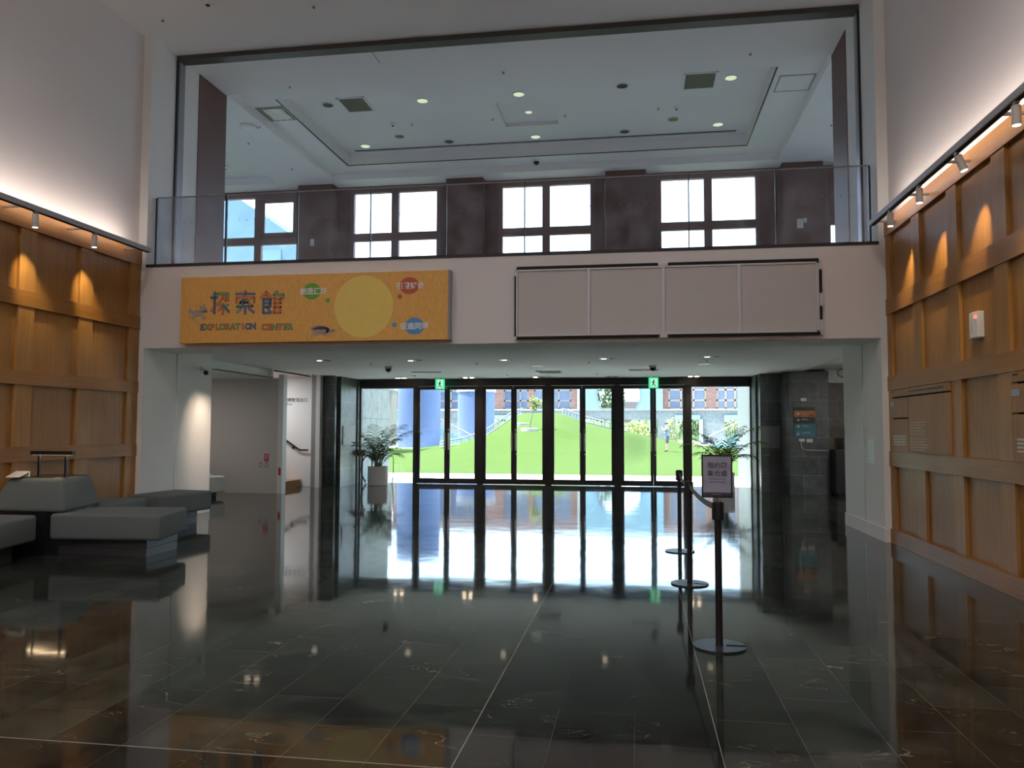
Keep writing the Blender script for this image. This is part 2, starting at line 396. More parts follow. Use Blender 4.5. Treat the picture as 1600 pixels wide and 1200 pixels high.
def text(body, size, m, parent, loc, rot=(PI/2, 0, 0), name='lettering', align='LEFT', extrude=0.0015, offset=0.0, sx=1.0):
    cu = bpy.data.curves.new(name, 'FONT'); cu.body = body; cu.size = size; cu.align_x = align; cu.extrude = extrude; cu.offset = offset
    cu.resolution_u = 3
    t = bpy.data.objects.new(name, cu); COL.objects.link(t)
    bpy.context.view_layer.update()
    dg = bpy.context.evaluated_depsgraph_get()
    me = bpy.data.meshes.new_from_object(t.evaluated_get(dg))
    bpy.data.objects.remove(t)
    me.materials.clear(); me.materials.append(m)
    o = bpy.data.objects.new(name, me); COL.objects.link(o); o.parent = parent
    o.location = loc; o.rotation_euler = rot; o.scale = (sx, 1, 1)
    return o

# ================================================================== SETTING
XL, XR = -7.77, 3.42          # plaster faces of the hall
FY = 11.4                     # front face of the mezzanine
RL, RR = -7.63, 3.28          # reveals of the opening
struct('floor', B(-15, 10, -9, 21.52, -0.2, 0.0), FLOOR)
struct('wall_left', B(-8.3, XL, -9, FY, 0, 8.6), PLASTER)
struct('wall_right', B(XR, 4.0, -9, FY, 0, 8.6), PLASTER)
struct('wall_back', B(-8.3, 4.0, -9.3, -9.0, 0, 8.6), PLASTER)
struct('ceiling', B(-8.3, 4.0, -9.3, 13.7, 7.78, 8.3), CEIL)
# flanking piers of the two-storey opening (lower: to 13.45, upper: to 13.7)
struct('wall_left', B(-12.2, RL, FY, 12.32, 0, 7.78).box(-12.2, RL-0.004, 12.32, 13.45, 0, 2.9).box(-12.2, RL, 12.34, 13.7, 2.9, 7.78), PLASTER2)
struct('wall_right', B(RR, 6.2, FY, 12.32, 0, 7.78).box(RR+0.004, 6.2, 12.32, 13.45, 0, 2.9).box(RR, 6.2, 12.34, 13.7, 2.9, 7.78), PLASTER2)
struct('baseboard_right', B(RR-0.018, RR+0.2, FY-0.015, 12.30, 0, 0.19).box(RR-0.014, RR+0.2, 12.33, 13.45, 0, 0.19), PLASTER, bevel=0.004)
struct('trim_20', B(RL-0.01, RL+0.003, 12.312, 12.336, 0, 2.75).box(RR-0.003, RR+0.01, 12.312, 12.336, 0, 2.75), GREYALU)
struct('baseboard_left', B(RL-0.2, RL+0.018, FY-0.015, 12.30, 0, 0.16).box(RL-0.2, RL+0.014, 12.33, 13.45, 0, 0.16), PLASTER, bevel=0.004)
# brown cladding on the rear part of the upper reveals
struct('trim_1', B(RL-0.05, RL+0.012, 12.78, 13.72, 4.03, 7.775), BROWN)
struct('trim_2', B(RR-0.012, RR+0.05, 12.85, 13.72, 4.03, 7.775), BROWN)
# mezzanine fascia, its soffit and the gallery floor slab
struct('wall_front', B(RL, RR, FY, 12.35, 2.75, 4.03), PLASTER)
struct('floor', B(-14, 9, 12.35, 21.3, 2.98, 4.02), PLASTER2)
struct('ceiling', B(-12, 3.84, 12.35, 21.5, 2.87, 2.98).box(3.84, 6.2, 12.35, 21.5, 2.93, 2.98), CEIL)
struct('trim_3', B(RL, RR, 12.33, 12.36, 2.845, 2.87), DARKGAP)
struct('trim_4', B(3.83, 3.845, 13.45, 20.2, 2.862, 2.935), LIGHTALU)
# black edge on top of the fascia
struct('trim_5', B(RL, RR, FY-0.012, 11.72, 4.03, 4.075), BLACKM)
# shutter head and side guides
sh = struct('trim_6', B(RL, RR, 12.08, 12.30, 7.70, 7.78), SHUTTER, bevel=0.006)
struct('trim_7', B(RL, RL+0.03, 12.08, 12.13, 4.07, 7.70).box(RR-0.03, RR, 12.08, 12.13, 4.07, 7.70), BLACKM)
struct('trim_8', B(RL, RL+0.018, 12.14, 12.32, 4.07, 7.70).box(RR-0.018, RR, 12.14, 12.32, 4.07, 7.70), GREYALU)
# ceiling joints
struct('trim_9', B(-4.33, -4.322, 12.32, 12.85, 7.776, 7.781), DARKGAP)

# gallery (upper floor) ceiling with its stepped coffers
g = MB()
g.box(-9.1, -7.6, 13.7, 18.95, 7.78, 8.6).box(3.3, 9, 13.7, 18.95, 7.78, 8.6).box(-14, 9, 18.95, 20.0, 7.78, 8.6)
g.box(-14, -9.1, 13.7, 14.4, 7.95, 8.6).box(-14, -9.1, 18.2, 18.95, 7.95, 8.6).box(-9.95, -9.1, 14.4, 18.2, 7.95, 8.6).box(-14, -9.95, 14.4, 18.2, 8.2, 8.6)
g.box(-7.6, -6.95, 13.7, 18.95, 7.95, 8.6).box(2.5, 3.3, 13.7, 18.95, 7.95, 8.6).box(-6.95, 2.5, 13.7, 14.4, 7.95, 8.6).box(-6.95, 2.5, 18.35, 18.95, 7.95, 8.6)
g.box(-6.95, -2.84, 14.4, 18.35, 8.22, 8.6).box(-1.66, 2.5, 14.4, 18.35, 8.22, 8.6).box(-2.84, -1.66, 14.4, 15.85, 8.22, 8.6).box(-2.84, -1.66, 17.16, 18.35, 8.22, 8.6).box(-2.84, -1.66, 15.85, 17.16, 8.30, 8.6)
struct('ceiling', g, CEIL)
struct('trim_10', B(-6.97, -6.945, 14.4, 18.37, 7.935, 7.95).box(2.495, 2.52, 14.4, 18.37, 7.935, 7.95).box(-6.97, 2.52, 18.345, 18.37, 7.935, 7.95)
       .box(-9.97, -9.945, 14.4, 18.2, 7.935, 7.95).box(-12, -9.945, 18.19, 18.215, 7.935, 7.95), EDGEG)
struct('wall_left', B(-14.3, -14, 13.7, 20, 4.02, 8.6).box(-14.3, -12.2, 13.45, 13.7, 4.02, 8.6), PLASTER2)
struct('wall_right', B(9, 9.3, 13.7, 20, 4.02, 8.6).box(6.2, 9.3, 13.45, 13.7, 4.02, 8.6), PLASTER2)
struct('ceiling', B(-14.3, 9.3, 13.4, 20.0, 8.6, 8.8), CEIL)

# window wall of the gallery
WY0, WY1 = 19.55, 19.80
WINS = [(-11.00, -8.81), (-7.24, -5.03), (-3.32, -1.11), (0.63, 2.86), (4.57, 6.80)]
ww = MB(); xs = [-14.3] + [v for w in WINS for v in (w[0]-0.12, w[1]+0.12)] + [9.3]
for i in range(0, len(xs), 2): ww.box(xs[i], xs[i+1], WY0, WY1, 4.02, 8.6)
for w in WINS: ww.box(w[0]-0.12, w[1]+0.12, WY0, WY1, 7.74, 8.6).box(w[0]-0.12, w[1]+0.12, WY0, WY1, 4.02, 4.35)
struct('wall_front', ww, BROWN)
for px0, px1 in [(-8.62, -7.68), (-4.69, -3.76), (-0.72, 0.25), (3.42, 4.34)]:
    struct('wall_front', B(px0, px1, 19.2, WY0, 4.02, 7.78), BROWN)
for i, (a, b) in enumerate(WINS):
    w = struct('window_%d' % (i+1), MB().box(a-0.12, a, 19.58, 19.72, 4.35, 7.74).box(b, b+0.12, 19.58, 19.72, 4.35, 7.74).box(a, b, 19.58, 19.72, 7.62, 7.74)
               .box(a, b, 19.58, 19.72, 4.35, 4.47), BROWNFR)
    mid = (a+b)/2
    MB().box(mid-0.095, mid+0.095, 19.585, 19.71, 4.47, 7.62).build('mullion', BROWNFR, w)
    MB().box(a, b, 19.588, 19.705, 6.36, 6.56).build('transom', BROWNFR, w)
    for (x0, x1) in ((a, mid-0.095), (mid+0.095, b)):
        for (z0, z1) in ((4.47, 6.36), (6.56, 7.62)):
            MB().box(x0, x1, 19.65, 19.658, z0, z1).build('pane', PANE, w)
    if i in (0, 4):
        x0, x1 = (mid+0.095, b) if i == 0 else (a, mid-0.095)
        MB().box(x0, x0+0.1, 19.56, 19.6, 6.56, 7.62).box(x1-0.1, x1, 19.56, 19.6, 6.56, 7.62).box(x0, x1, 19.56, 19.6, 6.56, 6.66).box(x0, x1, 19.56, 19.6, 7.46, 7.62).build('sash', BROWNFR, w)

# daylight enters through these openings (sampling guides for the sky only)
def portal(x0, x1, y, z0, z1):
    o = add_light('daylight_opening', 'AREA', ((x0+x1)/2, y, (z0+z1)/2), 1, (1, 1, 1), (0, -1, 0), shape='RECTANGLE', size=x1-x0, size_y=z1-z0)
    o.data.cycles.is_portal = True
portal(-11, 6.8, 19.9, 4.47, 7.62)

portal(-7.6, 2.9, 21.75, 0.02, 2.62)

# ---------------------------------------------------------------- lower hall behind the opening
struct('wall_left', B(-12.2, -12.0, 13.45, 21.6, 0, 2.98), PLASTER2)
struct('wall_left', B(-12.0, -8.22, 17.5, 17.62, 0, 2.67), GREYWALL)                    # grey frontal wall
struct('trim_11', B(-8.22, -8.10, 17.44, 17.64, 0, 2.75), WHITEP)                        # white end post
struct('trim_12', B(-8.50, -8.36, 13.45, 17.44, 2.67, 2.87).box(-12, -8.36, 13.45, 17.5, 2.672, 2.69), PLASTER2)  # bulkhead and recess soffit
struct('trim_13', B(-8.42, -8.36, 17.6, 19.6, 2.84, 2.87), BLACKM)
struct('wall_left', B(-12.0, -8.26, 19.9, 20.0, 0, 2.98), PLASTER2)                      # wall with exit lettering
struct('trim_14', B(-8.26, -8.13, 19.45, 19.95, 0, 2.87), GREYALU)
struct('trim_15', B(-8.13, -8.02, 19.42, 19.95, 0, 2.87), WHITEP)
# slate clad wall between the exit and the glazing
struct('wall_left', B(-8.02, -7.78, 19.6, 19.95, 0, 2.87), SLATE)
struct('wall_left', B(-8.02, -7.66, 19.95, 21.15, 0, 2.87), SLATEY)
struct('wall_left', MB().tube((-7.86, 19.70, 0), (-7.86, 19.70, 2.87), 0.16, n=24), SLATEY, smooth=True)
struct('trim_16', B(-7.95, -7.63, 21.15, 21.5, 0, 2.87), STONEL)
struct('wall_left', B(-12.2, -8.02, 20.0, 21.6, 0, 2.98), PLASTER2)
# right side
struct('wall_right', B(2.98, 3.46, 20.15, 21.5, 0, 2.87), SLATE)
struct('trim_17', B(2.93, 2.985, 20.6, 21.5, 0, 2.87), STONEL)
struct('wall_right', B(3.46, 4.44, 19.55, 21.5, 0, 2.87), SLATE)
struct('trim_18', MB().tube((3.50, 19.62, 0), (3.50, 19.62, 2.87), 0.085, n=20), SLATEY, smooth=True)
struct('wall_right', B(4.44, 6.2, 19.95, 21.5, 0, 2.62), SLATEW)
struct('wall_right', B(4.44, 6.2, 19.9, 21.5, 2.62, 2.93), PLASTER2)
struct('wall_right', B(6.0, 6.2, 13.45, 21.5, 0, 2.98), PLASTER2)

# ================================================================== ENTRANCE GLAZING
DY = 21.4
HANDLE = mat('satin_handle', (0.45, 0.45, 0.45), 0.4, metal=0.0)
def entrance():
    fr = MB()
    fr.box(-7.66, 2.98, DY-0.06, DY+0.06, 2.68, 2.87)
    for x0, x1 in ((-7.66, -7.60), (-6.10, -5.99), (-4.30, -4.14), (-2.44, -2.27), (-0.59, -0.41), (1.27, 1.42), (2.90, 2.98)):
        fr.box(x0, x1, DY-0.07, DY+0.07, 0, 2.68)
    fr.box(-7.6, -6.10, DY-0.05, DY+0.05, 2.62, 2.68).box(1.42, 2.90, DY-0.05, DY+0.05, 2.62, 2.68)
    f = struct('trim_19', fr, DARKALU, bevel=0.004)
    MB().box(-7.6, -6.10, DY-0.006, DY+0.006, 0.0, 2.62).build('side_pane', DOORGLASS, f)
    MB().box(1.42, 2.90, DY-0.006, DY+0.006, 0.0, 2.62).build('side_pane', DOORGLASS, f)
    n = 1
    for a, b in ((-5.99, -4.30), (-4.14, -2.44), (-2.27, -0.59), (-0.41, 1.27)):
        mid = (a+b)/2
        for x0, x1, hx in ((a+0.001, mid-0.001, mid-0.055), (mid+0.001, b-0.001, mid+0.055)):
            left = hx < mid
            wl, wr = (0.075, 0.075)
            d = MB().box(x0, x0+wl, DY-0.035, DY+0.035, 0.012, 2.675).box(x1-wr, x1, DY-0.035, DY+0.035, 0.012, 2.675)
            d.box(x0+wl, x1-wr, DY-0.035, DY+0.035, 2.58, 2.675).box(x0+wl, x1-wr, DY-0.035, DY+0.035, 0.012, 0.15)
            o = struct('door_%d' % n, d, DARKALU, bevel=0.003); n += 1
            MB().box(x0+wl, x1-wr, DY-0.006, DY+0.006, 0.15, 2.58).build('pane', DOORGLASS, o)
            h = MB().box(hx-0.02, hx+0.02, DY-0.10, DY-0.08, 0.93, 1.40).tube((hx, DY-0.09, 0.99), (hx, DY-0.03, 0.99), 0.008, n=8).tube((hx, DY-0.09, 1.34), (hx, DY-0.03, 1.34), 0.008, n=8)
            h.build('handle', HANDLE, o, smooth=False)
            if not left:
                MB().box(hx-0.03, hx+0.03, DY-0.06, DY-0.033, 1.44, 1.51).build('lock_box', GREYALU, o, bevel=0.004)
                MB().tube((hx, DY-0.05, 0.83), (hx, DY-0.033, 0.83), 0.018, n=14).build('key_lock', CHROME, o)
            else:
                MB().box(hx+0.02, hx+0.05, DY-0.07, DY-0.03, 2.60, 2.67).build('latch', GREYALU, o)
entrance()

# ================================================================== WOOD PANELLING
def panelling(side):
    if side == 'left':
        x_board, x_face, x_back, xs = -7.745, -7.71, XL+0.003, 1
        root = thing('wall_panelling', 'tall warm oak panelling along the wall behind the grey seats', 'wall panelling', (0, 0, 0))
        base0 = 11.14
    else:
        x_board, x_face, x_back, xs = 3.395, 3.36, XR-0.003, -1
        root = thing('wall_panelling', 'tall oak panelling with information boards on the wall beside the queue posts', 'wall panelling', (0, 0, 0))
        base0 = 11.22
    y0, y1 = -8.9, 11.395
    def P(a, b, yy0, yy1, zz0, zz1): return MB().box(a, b, yy0, yy1, zz0, zz1)
    P(x_back, x_board, y0, y1, 0.0, 4.32).build('board', WOODV, root)
    rails = [(4.12, 4.34), (3.05, 3.27), (2.03, 2.22), (1.02, 1.22), (0.0, 0.19)] if side == 'right' else [(4.05, 4.33), (3.05, 3.25), (2.05, 2.23), (1.07, 1.26), (0.0, 0.17)]
    for k, (a, b) in enumerate(rails):
        face = x_face + xs*(0.012 if k < 4 else 0.02)
        P(x_board, face, y0, y1, a, b).build('rail', WOODH, root, bevel=0.002)
    pitch = 1.13 if side == 'right' else 1.115
    for r in range(4):
        zb, zt = rails[r+1][1], rails[r][0]
        k = 0
        while True:
            ys = base0 - pitch*k
            if ys < -2: break
            ye = min(ys + 0.28, y1)
            if not (side == 'right' and r == 2 and k in (1, 4)):
                P(x_board, x_face, ys, ye, zb, zt).build('stile', WOODS, root, bevel=0.0015)
            k += 1
    return root
panelling('left'); panelling('right')

# ================================================================== LIGHTING RAILS AND SPOTS
def spot_proto():
    root = thing('track_spotlight', '', 'spotlight')
    MB().tube((0, 0, -0.015), (0, 0, -0.175), 0.037, n=24).build('lamp_body', SPOTWHITE, root, smooth=False)
    MB().tube((0, 0, -0.174), (0, 0, -0.179), 0.031, n=24).build('lamp_lens', LAMPSOFT, root)
    MB().box(-0.018, 0.018, -0.03, 0.03, 0.0, 0.035).tube((0, 0, -0.02), (0, 0, 0.01), 0.014, n=10).build('mount', GREYALU, root)
    return root
PROTO = spot_proto(); first = [True]
def track_spot(x, y, z, label, group, side, power=40, tilt=(0, 0)):
    if first[0]:
        r = PROTO; first[0] = False; r['label'] = label
    else: r = dup(PROTO, label, (0, 0, 0))
    r['group'] = group
    r.location = (x, y, z); r.rotation_euler = (tilt[0], tilt[1], 0)
    d = Vector((side*0.42, 0.36, -1.0))
    if power:
        l = add_light('spot_beam', 'SPOT', (x + side*0.012, y + 0.01, z-0.185), power*1.3, (1.0, 0.76, 0.38), d, spot_size=math.radians(46), spot_blend=0.9, shadow_soft_size=0.02)
def rails():
    for side, x, yend, name in ((1, 3.10, 11.05, 'beside the queue posts'), (-1, -7.42, 11.15, 'behind the grey seats')):
        r = thing('lighting_rail', 'long grey lighting rail held above the oak panelling ' + name, 'lighting rail')
        MB().box(x-0.035, x+0.035, -8.5, yend, 4.205, 4.275).build('rail_beam', RAILGREY, r, bevel=0.004)
        MB().box(x-0.016, x+0.016, -8.5, yend-0.02, 4.197, 4.206).build('track_slot', DARKGAP, r)
        ys = [10.9, 9.7, 8.55, 7.3, 6.0, 3, 0, -3] if side > 0 else [10.95, 9.72, 8.6, 7.4, 6.2, 3, 0, -3]
        xw = XR-0.02 if side > 0 else XL+0.02
        for y in ys:
            MB().box(x, xw, y-0.012, y+0.012, 4.21, 4.235).build('bracket', GREYALU, r)
    g1 = 'spotlights on the rail over the right-hand panelling'; g1 = 'spotlights on the rail over the boards'
    track_spot(3.10, 10.28, 4.18, 'white spotlight closest to the rail end, above the oak panelling with boards', g1, 1)
    track_spot(3.10, 9.26, 4.18, 'white spotlight second from the rail end, above the oak panelling with boards', g1, 1)
    track_spot(3.10, 8.20, 4.18, 'tilted white spotlight third from the rail end, above the oak panelling with boards', g1, 1, tilt=(-0.12, -0.30))
    track_spot(3.10, 6.98, 4.18, 'white spotlight fourth from the rail end, largest above the oak panelling with boards', g1, 1)
    g2 = 'spotlights on the rail over the grey seats'
    track_spot(-7.42, 9.90, 4.18, 'white spotlight on the rail above the grey seats, closest to the mezzanine', g2, -1, 40)
    track_spot(-7.42, 8.80, 4.18, 'white spotlight on the rail above the grey seats, second from the mezzanine', g2, -1, 40)
rails()
for y in (5.8, 4.6, 3.4): add_light('spot_beam', 'SPOT', (3.112, y, 4.0), 18, (1, 0.7, 0.36), (0.3, 0.42, -1), spot_size=math.radians(48), spot_blend=0.9, shadow_soft_size=0.02)
for y in (7.7, 6.6, 5.5): add_light('spot_beam', 'SPOT', (-7.43, y, 4.0), 34, (1, 0.7, 0.36), (-0.3, 0.42, -1), spot_size=math.radians(48), spot_blend=0.9, shadow_soft_size=0.02)

# ================================================================== BALUSTRADE
def balustrade():
    root = thing('glass_balustrade', 'frameless glass balustrade along the edge of the upper gallery', 'balustrade')
    js = [-7.60, -6.40, -5.20, -4.02, -2.83, -1.63, -0.45, 0.76, 1.97, 3.23]
    Y = 11.60
    for i in range(len(js)-1):
        a, b = js[i]+0.006, js[i+1]-0.006
        p = MB().box(a, b, Y-0.008, Y+0.008, 4.075, 5.19).build('glass_panel', BALGLASS, root)
        dm = MB()
        c = (a+b)/2
        for k in range(7):
            x = c + (k-3)*0.125
            if i == 0 and k < 1: continue
            dm.tube((x, Y-0.0085, 4.78), (x, Y-0.0095, 4.78), 0.0085, n=10)
        dm.build('dots', DOT, p)
    for k, x in enumerate(js):
        w = 0.014 if k in (0, 1, 9) else 0.008
        MB().box(x-w, x+w, Y-0.014, Y+0.014, 4.075, 5.19).build('joint', EDGEG, root)
    MB().box(js[0], js[-1], Y-0.012, Y+0.012, 5.19, 5.205).build('top_edge', GREYALU, root)
    # the clamped foot channel
    MB().box(js[0], js[-1], Y-0.03, Y+0.03, 4.07, 4.10).build('foot_channel', BLACKM, root)
balustrade()

# ================================================================== ORANGE BANNER BOARD
C_BLUE = mat('print_blue', (0.10, 0.22, 0.52), 0.6); C_GREEN = mat('print_green', (0.22, 0.45, 0.10), 0.6); C_RED = mat('print_red', (0.60, 0.12, 0.06), 0.6)
C_ORG = mat('print_coral', (0.85, 0.27, 0.12), 0.6); C_DARK = mat('print_dark_outline', (0.055, 0.035, 0.05), 0.6); C_YEL = mat('print_yellow', (0.90, 0.68, 0.17), 0.6)
C_WHITE = mat('print_white', (0.85, 0.85, 0.83), 0.6); C_BLUE2 = mat('print_sky_blue', (0.12, 0.33, 0.66), 0.6); C_GRN2 = mat('print_leaf_green', (0.16, 0.42, 0.05), 0.6)
C_GREY = mat('print_grey_fur', (0.42, 0.36, 0.34), 0.7, var=0.2, scale=40); C_SLAT = mat('print_green_letter', (0.25, 0.50, 0.25), 0.6)
def capsule(mb, p, q, r, y0, y1, n=8):
    p = Vector(p); q = Vector(q); d = (q-p); L = d.length
    ang = math.atan2(d.y, d.x) if L > 0 else 0
    pts = [(q.x + r*math.cos(ang - PI/2 + PI*i/n), q.y + r*math.sin(ang - PI/2 + PI*i/n)) for i in range(n+1)]
    pts += [(p.x + r*math.cos(ang + PI/2 + PI*i/n), p.y + r*math.sin(ang + PI/2 + PI*i/n)) for i in range(n+1)]
    mb.prism(pts, y0, y1, 'Y')
def banner():
    root = thing('banner_board', 'wide orange Exploration Center banner board on the mezzanine front', 'banner', (-6.93, 11.39, 2.80), 0)
    W, H, T = 4.22, 1.02, 0.14
    MB().box(0, W, -T, 0, 0, H).build('panel', ORANGE, root, bevel=0.004)
    MB().box(W, W+0.03, -T-0.004, 0, -0.004, H+0.004).build('edge_strip', GREYALU, root)
    f = -T-0.0005
    K = 0.001392
    def c7(p): return ((p[0]-94.5)*K, H - (p[1]-160 + (p[0]-94.5)*0.022)*K*0.99)
    glyphs = {
     'tan': [('b', (497, 330), (497, 560)), ('b', (458, 385), (522, 385)), ('g', (530, 372), (530, 340), (655, 340), (655, 385)), ('o', (590, 372), (585, 400), (462, 530)),
             ('o', (620, 370), (628, 418), (658, 418)), ('g', (550, 468), (656, 468)), ('o', (597, 450), (597, 568)), ('o', (588, 482), (545, 526)), ('b', (612, 482), (668, 543))],
     'suo': [('b', (752, 345), (962, 345)), ('o', (855, 318), (855, 372)), ('o', (755, 438), (755, 388), (962, 388), (962, 438)), ('b', (850, 405), (800, 440), (890, 440)),
             ('g', (905, 402), (838, 452), (770, 482)), ('o', (880, 430), (935, 478)), ('b', (765, 487), (940, 480)), ('b', (858, 490), (858, 562)), ('g', (812, 512), (768, 548)), ('b', (905, 510), (960, 548))],
     'guan': [('o', (1040, 388), (1100, 325), (1160, 388)), ('o', (1078, 372), (1122, 372)), ('b', (1070, 405), (1148, 405), (1148, 487), (1070, 487)), ('b', (1070, 405), (1070, 555), (1150, 555)),
              ('b', (1070, 446), (1148, 446)), ('b', (1108, 492), (1155, 545)), ('g', (1225, 318), (1190, 355), (1296, 355), (1296, 385)), ('o', (1195, 390), (1195, 555)),
              ('o', (1195, 400), (1265, 400), (1265, 448), (1195, 448)), ('o', (1195, 492), (1265, 492), (1265, 550), (1195, 550))]}
    cm = {'b': C_BLUE, 'g': C_SLAT, 'o': C_ORG}
    for gname, strokes in glyphs.items():
        dk = MB()
        for i, st in enumerate(strokes):
            pts = [c7(p) for p in st[1:]]
            for a, b in zip(pts, pts[1:]): capsule(dk, a, b, 0.0190, f-0.001, f)
        o = dk.build('lettering', C_DARK, root)
        for key in 'bgo':
            cb = MB()
            for i, st in enumerate(strokes):
                if st[0] != key: continue
                pts = [c7(p) for p in st[1:]]
                for a, b in zip(pts, pts[1:]): capsule(cb, a, b, 0.0125, f-0.0025, f-0.001)
            cb.build('coloured_strokes', cm[key], o)
    # english line, letter by letter
    cols = [C_BLUE, C_SLAT, C_ORG, C_SLAT, C_ORG, C_BLUE, C_ORG, C_SLAT, C_BLUE, C_ORG, C_SLAT]
    def word(wd, x0, x1, ybase, hcap):
        n = len(wd); u0 = (x0-94.5)*K; u1 = (x1-94.5)*K; v = c7((x0, ybase))[1]
        step = (u1-u0)/n
        for i, ch in enumerate(wd):
            vv = v + i*step*0.0
            text(ch, hcap*1.12, C_DARK, root, (u0 + (i+0.5)*step, f-0.0012, vv), align='CENTER', extrude=0.0008, offset=0.007)
            text(ch, hcap*1.12, cols[(i*3 + n) % len(cols)], root, (u0 + (i+0.5)*step, f-0.0030, vv), align='CENTER', extrude=0.0006, offset=0.001)
    word('EXPLORATION', 328, 985, 748, 0.112); word('CENTER', 1055, 1415, 744, 0.112)
    S = 0.001518
    def c8(p):
        bot = 805 - 0.01*p[0]; top = 115 - 0.023*p[0]
        return (1.892 + p[0]*S, H*(bot-p[1])/(bot-top))
    def oval(p, rx, ry, m, name='printed_disc', lay=1):
        u, v = c8(p); MB().disc(u, v, rx*S, ry*S, f-0.0006*lay, f).build(name, m, root)
    oval((690, 448), 300, 305, C_YEL)
    oval((155, 290), 92, 82, C_GRN2); oval((320, 385), 23, 23, C_GRN2)
    oval((1150, 238), 97, 83, C_RED); oval((1055, 350), 23, 24, C_RED)
    oval((1205, 652), 98, 83, C_BLUE2); oval((1003, 637), 25, 25, C_BLUE2)
    for body, p in (('創造連結', (30, 318)), ('引發好奇', (1018, 268)), ('促進同理', (1062, 680))):
        u, v = c8(p); text(body, 0.107, C_WHITE, root, (u, f-0.0022, v), extrude=0.0008, offset=0.0025)
    # two small grey animals
    def blob(mb, p, rx, ry, conv): u, v = conv(p); mb.disc(u, v, rx, ry, f-0.002, f, 20)
    a = MB()
    for p, rx, ry in (((300, 562), 0.095, 0.052), ((370, 520), 0.055, 0.050), ((395, 540), 0.03, 0.022), ((335, 490), 0.022, 0.02), ((378, 472), 0.02, 0.02), ((212, 540), 0.035, 0.04)): blob(a, p, rx, ry, c7)
    for p, q in (((245, 590), (215, 625)), ((270, 595), (245, 628)), ((350, 590), (372, 632)), ((375, 585), (398, 622))): capsule(a, c7(p), c7(q), 0.011, f-0.002, f)
    a.build('printed_animal', C_GREY, root)
    a = MB(); blob(a, (255, 690), 0.135, 0.062, c8); blob(a, (345, 700), 0.06, 0.03, c8); blob(a, (385, 690), 0.03, 0.015, c8)
    for k in range(13):
        x = 160 + k*15; capsule(a, c8((x, 680)), c8((x-14, 636 + abs(k-6)*4)), 0.008, f-0.002, f)
    for p, q in (((185, 720), (160, 752)), ((225, 725), (205, 750)), ((310, 720), (340, 748)), ((285, 722), (300, 748))): capsule(a, c8(p), c8(q), 0.010, f-0.002, f)
    a.build('printed_animal', C_GREY, root)
banner()

# ================================================================== EMPTY BILLBOARD FRAME
def billboard():
    root = thing('billboard_frame', 'empty aluminium billboard frame with four blank panels and black edging', 'billboard frame', (-1.74, 11.39, 2.82), 0)
    W, H = 4.24, 1.01
    panelm = mat('blank_panel_grey', (0.60, 0.58, 0.58), 0.7, var=0.02)
    n = 4
    e = [0.03, 1.07, 2.12, 3.16, W-0.03]
    for i in range(4): MB().box(e[i]+0.018, e[i+1]-0.018, -0.035, -0.02, 0.035, H-0.045).build('blank_panel', panelm, root)
    for x in e[1:4]: MB().box(x-0.02, x+0.02, -0.06, -0.02, 0.02, H-0.02).build('mullion', LIGHTALU, root, bevel=0.003)
    fr = MB().box(0.02, W-0.02, -0.055, 0, 0.015, 0.035).box(0.02, W-0.02, -0.055, 0, H-0.045, H-0.02).box(0.02, 0.045, -0.055, 0, 0.015, H-0.02).box(W-0.06, W-0.02, -0.055, 0, 0.015, H-0.02)
    fr.build('frame', LIGHTALU, root, bevel=0.002)
    for x0, x1, z0, z1 in ((0.03, 2.05, H-0.018, H+0.022), (2.19, W-0.02, H-0.018, H+0.022), (0.03, 2.05, -0.022, 0.014), (2.19, W-0.02, -0.022, 0.014),
                           (0.0, 0.018, 0.02, H-0.12), (W-0.018, W+0.016, 0.56, H-0.14), (W-0.018, W+0.016, 0.19, 0.37)):
        MB().box(x0, x1, -0.062, 0, z0, z1).build('black_edging', DARKGAP, root)
    for x0, x1, z0, z1 in ((2.06, 2.18, H-0.02, H+0.012), (2.07, 2.17, -0.03, 0.014), (-0.004, 0.026, H-0.11, H+0.0), (0.0, 0.03, -0.03, 0.015), (W-0.016, W+0.016, -0.02, 0.03), (W-0.018, W+0.016, H-0.13, H-0.01), (W-0.018, W+0.014, 0.38, 0.55), (W-0.018, W+0.014, 0.04, 0.18)):
        MB().box(x0, x1, -0.065, 0, z0, z1).build('connector', LIGHTALU, root)
billboard()

# ================================================================== CEILING FIXTURES
ORD = ['first', 'second', 'third', 'fourth', 'fifth', 'sixth', 'seventh', 'eighth']
def lamp_proto(lit, r=0.13):
    root = thing('recessed_downlight', '', 'ceiling light')
    prof = [(r, 0.0), (r, -0.012), (r*0.86, -0.014), (r*0.84, -0.004)]
    MB().lathe(prof, 28).build('trim_ring', WHITEP, root)
    MB().lathe([(r*0.80, -0.005), (r*0.80, -0.010)], 28).build('lamp_glass', OFFLAMP if lit else OFFLAMPD, root)
    return root
def place_list(proto, items, z, group):
    """items: (x, y, label); the first one moves the prototype itself"""
    for k, (x, y, lab) in enumerate(items):
        if k == 0:
            proto.location = (x, y, z); proto['label'] = lab; proto['group'] = group
        else: dup(proto, lab, (x, y, z), group=group)
G = 'round downlights in the upper gallery coffer'
place_list(lamp_proto(True), [(-4.3, 15.5, 'pale round downlight in the front coffer row, second from the banner end'), (-2.3, 15.48, 'pale round downlight in the front coffer row, third from the banner end'),
    (1.82, 15.34, 'pale round downlight in the front coffer row, beside the vent at the billboard end'), (-6.34, 17.85, 'pale round downlight at the banner end of the coffer row nearest the windows'),
    (-2.26, 17.85, 'pale round downlight in the middle of the coffer row nearest the windows'), (1.81, 17.7, 'pale round downlight at the billboard end of the coffer row nearest the windows')], 8.22, G)
